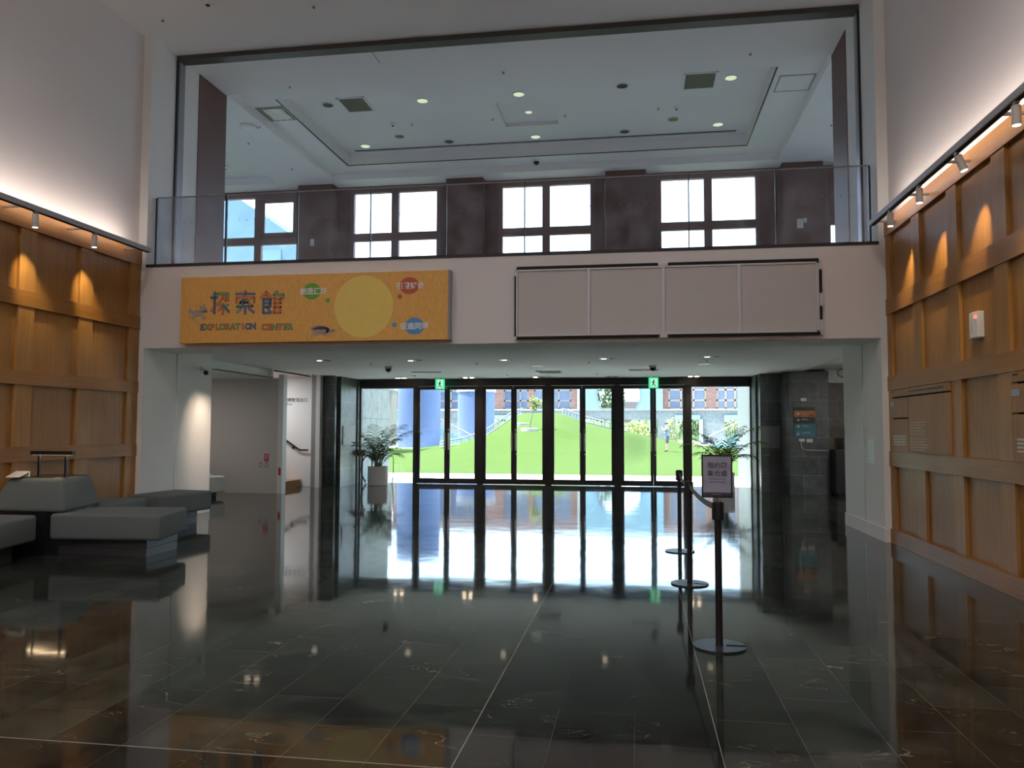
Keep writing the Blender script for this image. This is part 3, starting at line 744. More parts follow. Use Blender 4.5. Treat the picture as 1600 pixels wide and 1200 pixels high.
place_list(lamp_proto(False), [(-6.3, 15.42, 'dark round downlight in the front coffer row, beside the vent at the banner end'), (-0.24, 15.4, 'dark round downlight in the front coffer row, fourth from the banner end'),
    (-4.3, 17.85, 'dark round downlight second in the coffer row nearest the windows'), (-0.23, 17.82, 'dark round downlight fourth in the coffer row nearest the windows'),
    (-5.35, 17.36, 'dark round downlight set off the rows near the banner end of the coffer'), (0.82, 17.26, 'dark round downlight set off the rows near the billboard end of the coffer')], 8.22, G)
p = lamp_proto(True, 0.09); p.name = 'recessed_downlight'
place_list(p, [(-2.25, 16.6, 'small pale downlight inside the square recess of the coffer')], 8.30, G)
def sensor(x, y, z, lab, cat='smoke detector', name='smoke_detector', r=0.055, m=None, g=None):
    root = thing(name, lab, cat, (x, y, z), 0, g)
    MB().lathe([(r, 0), (r, -0.018), (r*0.6, -0.05), (r*0.2, -0.052)], 20).build('detector_body', m or WHITEP, root, smooth=False)
    MB().lathe([(r*0.5, -0.045), (r*0.42, -0.062), (0.004, -0.066)], 16).build('detector_dome', BLACKM, root, smooth=True)
    return root
sensor(-5.27, 16.6, 8.22, 'smoke detector near the banner end of the coffer', g='smoke detectors in the coffer')
sensor(0.86, 16.6, 8.22, 'smoke detector near the billboard end of the coffer', g='smoke detectors in the coffer')
def sprinkler_proto(r=0.032):
    root = thing('ceiling_sprinkler', '', 'sprinkler')
    MB().lathe([(r, 0), (r, -0.006), (r*0.4, -0.010)], 18).build('escutcheon', WHITEP, root)
    MB().lathe([(0.008, -0.008), (0.008, -0.028), (0.020, -0.030), (0.020, -0.033)], 14).build('sprinkler_head', BLACKM, root)
    return root
place_list(sprinkler_proto(), [(-7.16, 10.94, 'sprinkler head on the high hall ceiling above the banner corner'), (-4.71, 10.92, 'sprinkler head on the high hall ceiling just in front of the shutter head')], 7.78, 'sprinklers on the hall ceiling')
sensor(-6.21, 10.58, 7.78, 'round detector on the high hall ceiling at the top edge', r=0.07)
place_list(sprinkler_proto(), [(-6.26, 13.5, 'sprinkler in the soffit behind the shutter head, at the banner end'), (-2.28, 13.5, 'sprinkler in the middle of the soffit behind the shutter head'), (1.91, 13.43, 'sprinkler in the soffit behind the shutter head, at the billboard end')], 7.78, 'sprinklers in the upper soffit')
place_list(sprinkler_proto(0.05), [(-4.86, 16.68, 'concealed sprinkler in the coffer beside the detector at the banner end'), (0.49, 16.6, 'concealed sprinkler in the coffer beside the detector at the billboard end'),
    (-3.05, 16.66, 'concealed sprinkler in the coffer, on the banner side of the square recess'), (-1.48, 16.7, 'concealed sprinkler in the coffer, on the billboard side of the square recess')], 8.22, 'sprinklers in the coffer')
def vent(x0, x1, y0, y1, z, lab):
    root = thing('ceiling_vent', lab, 'air vent', ((x0+x1)/2, (y0+y1)/2, z), 0, 'square vents in the coffer')
    w, d = (x1-x0)/2, (y1-y0)/2
    MB().box(-w, w, -d, -d+0.04, -0.015, 0).box(-w, w, d-0.04, d, -0.015, 0).box(-w, -w+0.04, -d, d, -0.015, 0).box(w-0.04, w, -d, d, -0.015, 0).build('vent_frame', WHITEP, root)
    m = MB()
    for k in range(22):
        yy = -d+0.045 + k*(2*d-0.09)/21
        m.box(-w+0.04, w-0.04, yy-0.004, yy+0.004, -0.010, 0)
    m.build('vent_grille', VENTM, root)
    MB().box(-w+0.04, w-0.04, -d+0.04, d-0.04, -0.004, -0.001).build('vent_backing', VENTM, root)
vent(-6.02, -5.42, 15.12, 15.86, 8.22, 'square ceiling vent near the banner end of the coffer')
vent(0.92, 1.56, 15.02, 15.76, 8.22, 'square ceiling vent near the billboard end of the coffer')
def linear(x0, x1, y, lab):
    root = thing('linear_diffuser', lab, 'air diffuser', (0, y, 8.218), 0, 'linear diffusers in the coffer')
    MB().box(x0, x1, -0.05, -0.015, -0.008, 0).build('diffuser_slot', DARKGAP, root)
    MB().box(x0, x1, -0.015, 0.015, -0.010, 0).build('diffuser_blade', WHITEP, root)
    MB().box(x0, x1, 0.015, 0.04, -0.008, 0).build('diffuser_slot', DARKGAP, root)
linear(-6.70, 2.25, 14.85, 'long slot air diffuser along the front of the coffer')
linear(-6.70, 2.25, 18.16, 'long slot air diffuser along the coffer edge near the windows')
def hatch(x0, x1, y0, y1, lab, opened):
    root = thing('ceiling_hatch', lab, 'access hatch', ((x0+x1)/2, (y0+y1)/2, 7.95), 0)
    w, d = (x1-x0)/2, (y1-y0)/2
    MB().box(-w, w, -d, -d+0.02, -0.012, 0).box(-w, w, d-0.02, d, -0.012, 0).box(-w, -w+0.02, -d, d, -0.012, 0).box(w-0.02, w, -d, d, -0.012, 0).build('hatch_frame', GREYALU, root)
    if opened:
        MB().box(-w+0.02, w-0.02, -d+0.02, d-0.02, -0.004, -0.002).build('hatch_opening', VENTM, root)
        m = MB(); nx = 7
        vs = []; 
        for j in range(6):
            for i in range(nx): vs.append((-w+0.12+(2*w-0.16)*i/(nx-1), -d+0.06+(2*d-0.12)*j/5, -0.008-0.02*abs(math.sin(i*1.7+j*2.1))))
        m.add(vs, [(j*nx+i, j*nx+i+1, (j+1)*nx+i+1, (j+1)*nx+i) for j in range(5) for i in range(nx-1)])
        m.build('plastic_sheet', mat('crumpled_plastic', (0.7, 0.72, 0.66), 0.3), root)
    else:
        MB().box(-w+0.025, w-0.025, -d+0.025, d-0.025, -0.008, 0).build('hatch_lid', CEIL, root)
hatch(-7.56, -6.99, 14.72, 15.42, 'open ceiling hatch with crumpled plastic beside the coffer', True)
hatch(2.62, 3.26, 14.78, 15.48, 'closed ceiling hatch beside the coffer above the gallery corner', False)
ap = thing('wireless_access_point', 'oval white wireless access point under the beam next to the open hatch', 'access point', (-7.95, 15.2, 7.78))
MB().lathe([(0.17, 0), (0.17, -0.03), (0.10, -0.055), (0.01, -0.06)], 28).build('housing', WHITEP, ap, smooth=True)
MB().path([(0.15, 0, -0.02), (0.22, 0.05, -0.04), (0.26, 0.03, 0.0)], 0.006, 6).build('cable', BLACKM, ap)
def dome(x, y, z, lab, r=0.085):
    root = thing('dome_camera', lab, 'security camera', (x, y, z))
    MB().lathe([(r, 0), (r, -0.03), (r*0.85, -0.045)], 24).build('camera_base', WHITEP, root)
    MB().lathe([(r*0.8, -0.04), (r*0.76, -0.075), (r*0.5, -0.11), (r*0.1, -0.122)], 24).build('camera_dome', BLACKM, root, smooth=True)
dome(-2.34, 18.65, 7.95, 'black dome camera on the gallery ceiling between coffer and windows')
dome(-5.42, 16.95, 2.87, 'dome camera on the low ceiling on the banner side')
dome(0.35, 17.3, 2.87, 'dome camera on the low ceiling on the billboard side, before a vent')
def beam_lights():
    place_list(sprinkler_proto(0.06), [(4.15, 14.9, 'small concealed sprinkler under the outer gallery beam, nearer the shutter head'), (4.0, 16.9, 'small concealed sprinkler under the outer gallery beam, nearer the windows')], 7.78, 'sprinklers under the gallery beam')
    place_list(sprinkler_proto(0.06), [(-8.4, 16.1, 'small concealed sprinkler under the beam beyond the open hatch'), (-8.2, 17.9, 'small concealed sprinkler under the beam beyond the open hatch, nearer the windows')], 7.78, 'sprinklers under the beam by the hatch')
beam_lights()
p = lamp_proto(True, 0.12)  # lamp bodies added to go with the hall fill spots
place_list(p, [(x, y, 'added fill lamp in the high hall ceiling over the viewpoint') for x, y in HALL_FILLS], 7.78, 'added fill lamps over the viewpoint')
def fill_panel(x, y, z, lab):  # glowing panels added as bodies for the passage fill lights
    r = thing('added_fill_panel', lab, 'ceiling light', (x, y, z)); MB().box(-0.28, 0.28, -0.28, 0.28, -0.02, 0).build('lamp_frame', WHITEP, r); MB().box(-0.25, 0.25, -0.25, 0.25, -0.024, -0.019).build('diffuser', emis('fill_panel_face', (1, 0.95, 0.9), 2.0), r)
fill_panel(-10.0, 15.4, 2.67, 'added square fill lamp in the passage before the grey wall'); fill_panel(4.95, 16.4, 2.93, 'added square fill lamp in the passage before the dark cabinet'); fill_panel(-9.6, 18.7, 2.87, 'added square fill lamp over the exit stair')
# ---- lower ceiling
LZ = 2.87
def twin(x, y, on, lab, g):
    root = thing('twin_spotlight', lab, 'ceiling light', (x, y, LZ), 0, g)
    MB().box(-0.17, 0.17, -0.085, -0.075, -0.008, 0).box(-0.17, 0.17, 0.075, 0.085, -0.008, 0).box(-0.17, -0.16, -0.085, 0.085, -0.008, 0).box(0.16, 0.17, -0.085, 0.085, -0.008, 0).box(-0.01, 0.01, -0.08, 0.08, -0.006, 0).build('lamp_frame', WHITEP, root)
    MB().box(-0.16, 0.16, -0.075, 0.075, -0.003, -0.001).build('lamp_well', BLACKM, root)
    for k, s in enumerate((-0.085, 0.085)):
        lit = on == 2 or (on == 1 and k == 0)
        MB().lathe([(0.052, -0.004), (0.048, -0.014), (0.01, -0.016)], 20, (s, 0, 0)).build('lamp', (LAMPON if y > 19 else LAMPDIM) if lit else OFFLAMPD, root)
        if lit and (y > 19 or k == 0): add_light('lamp_beam', 'SPOT', (x+s, y, LZ-0.03), 24 if y > 19 else 9, (1, 0.76, 0.50), (0, 0, -1), spot_size=1.9, spot_blend=0.7, shadow_soft_size=0.03)
Gd = 'twin ceiling spotlights above the doors'
twin(-6.27, 20.7, 2, 'lit twin spotlight above the glass pane with the palm', Gd); twin(-4.42, 20.75, 2, 'lit twin spotlight above the first pair of doors', Gd)
twin(-2.54, 20.75, 1, 'half-lit twin spotlight above the second pair of doors', Gd); twin(-0.62, 20.75, 0, 'unlit twin spotlight above the third pair of doors', Gd); twin(1.45, 20.9, 2, 'lit twin spotlight above the last door post before the sign-side palm', Gd)
Ge = 'twin ceiling spotlights behind the fascia'
for k, (x, y) in enumerate([(-6.2, 15.15), (-4.38, 15.4), (-2.5, 15.5), (-0.54, 15.45), (1.4, 15.3)]):
    twin(x, y, 1, 'small lit ceiling spotlight in the row behind the fascia, %s from the banner end' % ORD[k], Ge)
twin(-6.6, 13.2, 2, 'twin spotlight close behind the fascia, washing the white pier by the seats', Ge)
for sy in (12.9, 13.15):
    add_light('pier_wash', 'SPOT', (-6.75, sy, 2.82), 55, (1.0, 0.76, 0.58), (-0.86, 0.10, -1.35), spot_size=math.radians(42), spot_blend=0.9, shadow_soft_size=0.04)
p = lamp_proto(True, 0.14)
place_list(p, [(-2.12, 17.0, 'round downlight in the low ceiling near the middle doors'), (1.4, 16.95, 'round downlight in the low ceiling in front of the billboard-end doors')], LZ, 'round downlights in the low ceiling')
place_list(sprinkler_proto(), [(-5.5, 16.0, 'sprinkler in the low ceiling, first from the banner end in the row behind the spots'), (-3.27, 16.15, 'sprinkler in the low ceiling, second from the banner end in the row behind the spots'),
    (-0.95, 16.15, 'sprinkler in the low ceiling, third from the banner end in the row behind the spots'), (1.39, 16.1, 'sprinkler in the low ceiling, last at the billboard end in the row behind the spots')], LZ, 'sprinklers in the low ceiling')
place_list(sprinkler_proto(), [(-8.0, 18.9, 'sprinkler near the doors, beside the exit opening'), (-5.6, 19.7, 'sprinkler near the doors, first over the glazing'), (-3.2, 19.7, 'sprinkler near the doors, over the second pair'), (-0.95, 19.6, 'sprinkler near the doors, over the third pair')], LZ, 'sprinklers near the doors')
def lowvent(x, y, w, d, lab, slots):
    root = thing('ceiling_vent', lab, 'air vent', (x, y, LZ))
    MB().box(-w, w, -d, -d+0.03, -0.02, 0).box(-w, w, d-0.03, d, -0.02, 0).box(-w, -w+0.03, -d, d, -0.02, 0).box(w-0.03, w, -d, d, -0.02, 0).build('vent_frame', WHITEP, root)
    m = MB()
    for k in range(slots): 
        xx = -w+0.06 + k*(2*w-0.12)/(slots-1); m.box(xx-0.012, xx+0.012, -d+0.05, d-0.05, -0.014, 0)
    m.build('vent_grille', DARKGAP, root)
lowvent(-2.05, 18.9, 0.30, 0.30, 'square slotted vent in the low ceiling before the middle doors', 12)
lowvent(0.16, 18.55, 0.34, 0.16, 'narrow vent in the low ceiling behind a dome camera', 10)
lowvent(-5.0, 18.6, 0.34, 0.10, 'narrow vent in the low ceiling before the palm glazing', 10)

# ================================================================== SIGNS AND SMALL WALL THINGS
EXITG = emis('exit_sign_green', (0.06, 0.62, 0.27), 0.95); EXITW = emis('exit_sign_white', (0.42, 0.85, 0.60), 0.8); DKGREEN = mat('sign_dark_green', (0.02, 0.16, 0.07), 0.5)
def exit_sign(x, y, lab):
    root = thing('exit_sign', lab, 'exit sign', (x, y, 2.57), 0, 'lit green exit signs over the doors')
    MB().box(-0.125, 0.125, -0.03, 0.03, 0, 0.27).build('sign_box', EXITG, root, bevel=0.006)
    MB().box(-0.07, 0.09, -0.0325, -0.031, 0.03, 0.245).build('sign_face', EXITW, root)
    m = MB(); f = -0.0345
    m.disc(0.01, 0.205, 0.017, 0.017, f, f+0.0015, 16)
    for p, q, r in (((0.005, 0.18), (-0.01, 0.125), 0.014), ((0.0, 0.175), (-0.04, 0.15), 0.008), ((0.005, 0.172), (0.035, 0.14), 0.008), ((-0.01, 0.12), (-0.015, 0.085), 0.010), ((-0.015, 0.085), (-0.045, 0.06), 0.009),
                    ((-0.005, 0.12), (0.025, 0.095), 0.010), ((0.025, 0.095), (0.03, 0.055), 0.009), ((0.03, 0.055), (0.06, 0.055), 0.007)):
        capsule(m, p, q, r, f, f+0.0015)
    m.build('running_figure', DKGREEN, root)
    MB().tube((0, 0, 0.27), (0, 0, 0.30), 0.012, n=10).build('ceiling_mount', GREYALU, root)
exit_sign(-5.235, 20.9, 'green running-man exit sign hanging over the doors nearest the exit lettering')
exit_sign(0.435, 20.9, 'green running-man exit sign hanging over the doors nearest the queue posts')

INK = mat('dark_grey_lettering', (0.05, 0.05, 0.055), 0.5)
ex = thing('wall_lettering', 'dark museum exit lettering on the white wall above the handrail', 'sign', (-9.14, 19.9, 2.12))
text('博物館出口', 0.115, INK, ex, (0, -0.001, 0.09), offset=0.002, name='chinese_line')
text('Exit', 0.095, INK, ex, (0, -0.001, -0.005), name='english_line')
# handrail
hr = thing('handrail', 'black handrail sloping up the white wall of the exit stair', 'handrail', (0, 19.9, 0))
def zx(x, z): return (x, -0.07, z)
MB().path([zx(-10.6, 2.35), zx(-9.25, 1.28), zx(-8.78, 0.97), zx(-8.70, 0.94), zx(-8.50, 0.94)], 0.024, 12).build('rail', BLACKM, hr)
MB().tube((-8.93, -0.07, 1.05), (-8.93, 0, 1.0), 0.014).tube((-8.93, -0.012, 1.0), (-8.93, 0, 1.0), 0.04).build('bracket', BLACKM, hr)
MB().tube((-9.9, -0.07, 1.78), (-9.9, 0, 1.73), 0.014).tube((-9.9, -0.012, 1.73), (-9.9, 0, 1.73), 0.04).build('bracket', BLACKM, hr)
# stair
st = thing('wooden_stair', 'pale wooden steps rising behind the grey wall under the handrail', 'stair', (-8.75, 18.9, 0))
for k in range(7):
    MB().box(-0.45*k-0.45-2*(7-k)*0.0, -0.45*k + 0.02, -0.75, 0.98, 0, 0.175*(k+1)-0.03).build('riser', STEPWOOD, st)
    MB().box(-0.45*k-0.47, -0.45*k + 0.045, -0.76, 0.985, 0.175*(k+1)-0.03, 0.175*(k+1)).build('tread', STEPWOOD, st, bevel=0.006)
# red sign and two switches on the grey wall
REDM = mat('red_sign', (0.50, 0.03, 0.03), 0.5)
rs = thing('fire_notice', 'red notice on the grey wall above two switch plates', 'notice', (-8.515, 17.5, 0.74)); MB().box(-0.055, 0.055, -0.006, 0, 0, 0.17).build('notice_plate', REDM, rs)
MB().box(-0.035, 0.035, -0.008, -0.005, 0.12, 0.135).box(-0.035, 0.035, -0.008, -0.005, 0.08, 0.09).box(-0.035, 0.02, -0.008, -0.005, 0.05, 0.058).build('notice_print', C_WHITE, rs)
for x, lab in ((-8.51, 'grey switch plate directly under the red notice'), (-8.66, 'grey switch plate beside the one under the red notice')):
    s = thing('switch_plate', lab, 'switch', (x, 17.5, 0.60), 0, 'switch plates on the grey wall')
    MB().box(-0.045, 0.045, -0.008, 0, 0, 0.115).build('plate', GREYALU, s, bevel=0.003); MB().box(-0.02, 0.02, -0.012, -0.007, 0.03, 0.085).build('rocker', LIGHTALU, s)
rt = thing('red_tag', 'narrow red tag on the white end post by the steps', 'notice', (-8.16, 17.438, 0.42)); MB().box(-0.03, 0.03, -0.004, 0, 0, 0.18).build('tag_plate', REDM, rt)
# switches on the gallery pillars
for x, z, lab in ((-8.21, 6.19, 'white switch on the brown pillar between the first and second gallery windows'),):
    s = thing('wall_switch', lab, 'switch', (x, 19.2, z)); MB().box(-0.05, 0.05, -0.02, 0, 0, 0.17).build('plate', WHITEP, s, bevel=0.004); MB().box(-0.02, 0.02, -0.026, -0.019, 0.05, 0.11).build('rocker', LIGHTALU, s)
s = thing('wall_controller', 'white controller with a small sensor on the brown pillar above the billboard', 'controller', (3.80, 19.2, 6.20))
MB().box(-0.07, 0.07, -0.03, 0, 0, 0.22).build('controller_body', WHITEP, s, bevel=0.005); MB().box(0.08, 0.15, -0.025, 0, 0.13, 0.24).build('sensor', WHITEP, s, bevel=0.004)
# cctv on the left pier
cc = thing('bullet_camera', 'white bullet camera on the pale pier over the grey seats', 'security camera', (RL, 13.1, 2.55))
MB().tube((0, 0, 0), (0.02, 0, 0), 0.05, n=20).tube((0.02, 0, 0), (0.10, 0.0, -0.03), 0.016, n=10).build('camera_arm', WHITEP, cc)
MB().tube((0.07, 0.06, -0.035), (0.16, -0.14, -0.075), 0.045, n=20).build('camera_body', WHITEP, cc)
MB().tube((0.16, -0.14, -0.075), (0.166, -0.153, -0.078), 0.040, n=20).build('camera_lens', BLACKM, cc)
cp = thing('cable_loop', 'looped black cable hanging below the white ceiling strip at the dark cabinet', 'cable', (4.75, 19.5, 2.82))
MB().path([(0, 0, 0.1), (-0.12, 0, 0.05), (-0.10, 0, -0.05), (0.0, 0, -0.10), (0.10, 0, -0.08)], 0.01, 8).build('cable', BLACKM, cp); MB().box(0.09, 0.15, -0.02, 0.02, -0.10, -0.05).build('plug', BLACKM, cp)
# access panels on the slate
PANELG = mat('grey_access_panel', (0.22, 0.22, 0.24), 0.5)
a = thing('access_panel', 'plain grey square panel on the slate wall behind the palm near the exit', 'access panel', (-7.655, 20.1, 1.08)); MB().box(0, 0.012, 0, 0.92, 0, 0.50).build('panel', PANELG, a, bevel=0.003); MB().tube((0.012, 0.1, 0.25), (0.018, 0.1, 0.25), 0.012).build('panel_lock', BLACKM, a)
a = thing('access_panel', 'plain grey square panel on the slate wall beside the direction sign', 'access panel', (2.99, 20.15, 1.06)); MB().box(0, 0.44, -0.012, 0, 0, 0.53).build('panel', PANELG, a, bevel=0.003); MB().tube((0.38, -0.012, 0.27), (0.38, -0.018, 0.27), 0.012).build('panel_lock', BLACKM, a)
# direction sign
S_ORG = mat('sign_orange', (0.45, 0.18, 0.04), 0.5); S_NAVY = mat('sign_dark', (0.010, 0.014, 0.018), 0.4); S_TEAL = mat('sign_teal', (0.02, 0.17, 0.17), 0.5); S_BLUE = mat('sign_blue', (0.03, 0.18, 0.25), 0.5)
ds = thing('direction_sign', 'direction sign with orange, black, teal and blue bands and white arrows on slate', 'sign', (3.65, 19.55, 1.33))
W = 0.47
for z0, z1, m, nm in ((0.62, 0.70, S_NAVY, 'header_band'), (0.47, 0.62, S_ORG, 'orange_band'), (0.32, 0.47, S_NAVY, 'black_band'), (0.16, 0.32, S_TEAL, 'teal_band'), (0.0, 0.16, S_BLUE, 'blue_band')):
    MB().box(0, W, -0.03, 0, z0, z1).build(nm, m, ds)
m = MB(); f = -0.0325
for z in (0.545, 0.40, 0.25):
    capsule(m, (0.05, z), (0.12, z), 0.006, f, f+0.002); capsule(m, (0.12, z), (0.09, z+0.03), 0.006, f, f+0.002); capsule(m, (0.12, z), (0.09, z-0.03), 0.006, f, f+0.002)
capsule(m, (0.085, 0.115), (0.085, 0.05), 0.006, f, f+0.002); capsule(m, (0.085, 0.05), (0.055, 0.08), 0.006, f, f+0.002); capsule(m, (0.085, 0.05), (0.115, 0.08), 0.006, f, f+0.002)
m.build('arrow_set', C_WHITE, ds)
m = MB()
for z, ws in ((0.555, 0.11), (0.41, 0.14), (0.255, 0.16), (0.095, 0.2)):
    m.box(0.16, 0.16+ws, f, f+0.002, z, z+0.018).box(0.16, 0.16+ws*1.45, f, f+0.002, z-0.022, z-0.016)
m.build('text_lines', mat('sign_text_grey', (0.35, 0.37, 0.38), 0.5), ds)
m = MB(); m.disc(0.36, 0.50, 0.035, 0.03, f, f+0.002, 16).disc(0.42, 0.51, 0.03, 0.035, f, f+0.002, 16).disc(0.12, 0.49, 0.05, 0.015, f, f+0.002, 16); m.build('printed_spots', mat('sign_rust', (0.30, 0.07, 0.02), 0.6), ds)
for x, z, w, h, lab in ((3.80, 2.175, 0.14, 0.075, 'small white box on the slate above the direction sign'), (3.75, 1.225, 0.13, 0.065, 'small white box under the direction sign, with the cable'), (3.92, 1.205, 0.14, 0.08, 'small white box under the direction sign, on the cabinet side')):
    s = thing('junction_box', lab, 'junction box', (x, 19.55, z), 0, 'white boxes around the direction sign'); MB().box(0, w, -0.03, 0, 0, h).build('box_body', WHITEP, s, bevel=0.005); MB().box(0.02, w-0.02, -0.033, -0.029, h*0.3, h*0.7).build('box_cover', LIGHTALU, s)
cb = thing('white_cable', 'white cable running from the box under the direction sign', 'cable', (3.8, 19.54, 1.22)); MB().path([(0, 0, 0), (0.0, 0, -0.10), (0.04, 0, -0.17), (0.12, 0, -0.19), (0.6, 0, -0.20)], 0.008, 8).build('cable', WHITEP, cb)
# dark cabinet and notice
dc = thing('dark_cabinet', 'black cabinet in the recess behind the pale pier', 'cabinet', (4.45, 19.05, 0)); MB().box(0, 0.9, 0, 0.8, 0.05, 1.05).build('cabinet_body', BLACKM, dc, bevel=0.008); MB().box(0.02, 0.44, -0.012, 0, 0.08, 1.02).build('door', BLACKM, dc, bevel=0.003); MB().box(0.46, 0.88, -0.012, 0, 0.08, 1.02).build('door', BLACKM, dc, bevel=0.003); MB().box(0.06, 0.84, 0.06, 0.74, 0, 0.05).build('plinth', BLACKM, dc)
nb = thing('notice_board', 'white notice standing on the black cabinet behind the pier', 'notice board', (4.72, 19.3, 1.05)); MB().box(0, 0.4, 0, 0.02, 0.0, 0.55).build('board', WHITEP, nb); MB().box(-0.02, 0, -0.005, 0.025, 0, 0.57).build('board_edge', BLACKM, nb)
# pale strip notice on the right pier
pn = thing('pier_notice', 'pale vertical notice stuck on the white pier beside the oak panelling', 'notice', (RR, 11.82, 1.03)); MB().box(-0.004, 0, 0, 0.30, 0, 0.33).build('notice_sheet', mat('pale_green_notice', (0.62, 0.70, 0.66), 0.5), pn)
m = MB()
for k in range(9): m.box(-0.0055, -0.004, 0.04, 0.26 - (k % 3)*0.04, 0.04+k*0.03, 0.046+k*0.03)
m.build('notice_print', GREYALU, pn)
# alarm box on the panelling
ab = thing('motion_sensor', 'white wall sensor with a red light on the oak panelling', 'sensor', (3.395, 8.55, 2.42))
MB().prism([(-0.0, -0.11), (-0.06, -0.10), (-0.075, 0.0), (-0.06, 0.10), (0, 0.11)], 0, 0.26, 'Z').build('sensor_body', WHITEP, ab, bevel=0.006)
MB().box(-0.078, -0.066, -0.085, -0.06, 0.19, 0.22).build('red_led', emis('red_led', (1, 0.08, 0.05), 3.0), ab)
MB().box(-0.074, -0.070, -0.03, 0.03, 0.05, 0.18).build('sensor_window', LIGHTALU, ab)

# information boards
OAKP = wood_mat('pale_oak_board', (0.30, 0.155, 0.068), (0.44, 0.26, 0.13), 'Z', 0.55)
GOLDP = mat('pale_print', (0.62, 0.60, 0.52), 0.6)
def info_board(y0, y1, lab):
    L = y1-y0
    root = thing('information_board', lab, 'information board', (3.36, y1, 1.22), 0, 'oak information boards set in the panelling')
    # local: x toward the wall is +, y runs from the mezzanine end (0) to -L
    t = -0.03
    MB().box(t, 0.034, -L, 0, 0.71, 0.80).build('header_strip', OAKP, root, bevel=0.002)
    split = -0.34*L
    MB().box(t, 0.034, split+0.012, 0, 0.44, 0.69).build('upper_plate', OAKP, root, bevel=0.002)
    MB().box(t, 0.034, split+0.012, 0, 0.0, 0.42).build('lower_plate', OAKP, root, bevel=0.002)
    MB().box(t, 0.034, -L, split-0.012, 0.0, 0.69).build('main_plate', OAKP, root, bevel=0.002)
    MB().box(0.02, 0.034, -L, 0, 0.0, 0.78).build('backing', DARKGAP, root)
    f = t-0.001
    m = MB(); rnd = random.Random(3)
    def line(m, a, b, z, h):
        y = a
        while y > b:
            w = rnd.uniform(0.012, 0.045); m.box(f-0.001, f, max(y-w, b), y, z, z+h); y -= w+0.007
    for k in range(5): line(m, split-0.07, split-0.07-0.52*(1-0.06*(k % 3)), 0.37-k*0.035, 0.008)
    for k in range(5): line(m, split-0.07, split-0.07-0.62*(1-0.08*((k+1) % 3)), 0.17-k*0.033, 0.008)
    m.build('small_print', GOLDP, root)
    m = MB()
    for k in range(4): line(m, -0.08, split+0.10, 0.19-k*0.035, 0.020)
    m.build('bold_print', GOLDP, root)
    m = MB()
    line(m, -0.03, -0.13, 0.765, 0.022); line(m, split-0.04, -L+0.12, 0.745, 0.026)
    m.build('heading_print', BLACKM, root)
    MB().box(f-0.004, f, -0.16, 0.0, 0.585, 0.645).build('metal_plate', GREYALU, root, bevel=0.002)
    return root
info_board(9.25, 11.21, 'oak information board with pale text beside the white pier')
info_board(5.87, 7.76, 'oak information board at the frame edge, below the white wall sensor')

# ================================================================== SEATING
def slab_poly(name, pts, z0, z1, m, parent, bevel=0.03, top=None):
    o = MB().prism(pts, z0, z1, 'Z', top).build(name, m, parent, bevel=bevel, segs=4, smooth=True)
    return o
def inset(pts, d):
    cx = sum(p[0] for p in pts)/len(pts); cy = sum(p[1] for p in pts)/len(pts)
    out = []
    for x, y in pts:
        v = Vector((cx-x, cy-y)); L = v.length; v = v/L*min(d, L*0.9); out.append((x+v.x, y+v.y))
    return out
def seat(pts, lab, plinth=None):
    cx = sum(p[0] for p in pts)/len(pts); cy = sum(p[1] for p in pts)/len(pts)
    root = thing('upholstered_seat', lab, 'bench seat', (cx, cy, 0), 0, 'grey seats of the lobby seating island')
    loc = [(x-cx, y-cy) for x, y in pts]
    slab_poly('cushion', loc, 0.20, 0.50, FABRIC, root, 0.04)
    pl = inset(loc, 0.24) if plinth is None else [(x-cx, y-cy) for x, y in plinth]
    MB().prism(pl, 0.10, 0.20, 'Z').build('plinth', PLINTH, root); MB().prism(inset(pl, 0.004), 0.0, 0.095, 'Z').build('plinth', PLINTH, root)
seat([(-6.78, 8.42), (-5.43, 8.52), (-5.66, 9.47), (-6.83, 9.36)], 'grey seat with a plain box end pointing into the hall, nearest the camera side', [(-6.84, 8.66), (-5.66, 8.62), (-5.69, 9.30), (-6.84, 9.25)])
seat([(-6.62, 7.35), (-6.83, 8.30), (-7.66, 8.28), (-7.66, 7.2)], 'grey seat cut by the picture edge in front of the backrest')
seat([(-6.88, 9.62), (-6.96, 10.60), (-7.66, 10.62), (-7.66, 9.64)], 'low grey seat half hidden behind the backrest block')
seat([(-6.93, 10.85), (-6.78, 12.05), (-7.50, 12.15), (-7.58, 11.0)], 'far grey seat beside the white pier')
hub = thing('backrest_block', 'tall tapered grey backrest block in the middle of the seats', 'backrest', (-7.1, 8.95, 0.50), 0)
bot = [(-0.56, -0.50), (0.46, -0.47), (0.22, 0.55), (-0.56, 0.55)]; topp = [(-0.40, -0.36), (0.34, -0.34), (0.15, 0.42), (-0.40, 0.42)]
slab_poly('cushion', bot, 0.002, 0.40, FABRIC, hub, 0.06, topp)
MB().box(-0.36, 0.16, -0.30, 0.36, 0.40, 0.405).build('table_top', mat('dark_table_top', (0.05, 0.045, 0.04), 0.4), hub)
MB().prism([(-0.54, -0.48), (0.22, -0.46), (0.12, 0.53), (-0.54, 0.53)], -0.5, 0.001, 'Z').build('core', BLACKM, hub)
lb = thing('table_lamp', 'black two-legged bar lamp standing on the grey backrest block', 'lamp', (-7.0, 8.72, 0.905))
for s in (-0.18, 0.18): MB().box(s-0.012, s+0.012, -0.012, 0.012, 0, 0.27).build('leg', BLACKM, lb); MB().box(s-0.03, s+0.03, -0.03, 0.03, 0, 0.006).build('foot', BLACKM, lb)
MB().box(-0.285, 0.285, -0.03, 0.03, 0.27, 0.315).build('lamp_bar', BLACKM, lb, bevel=0.003)
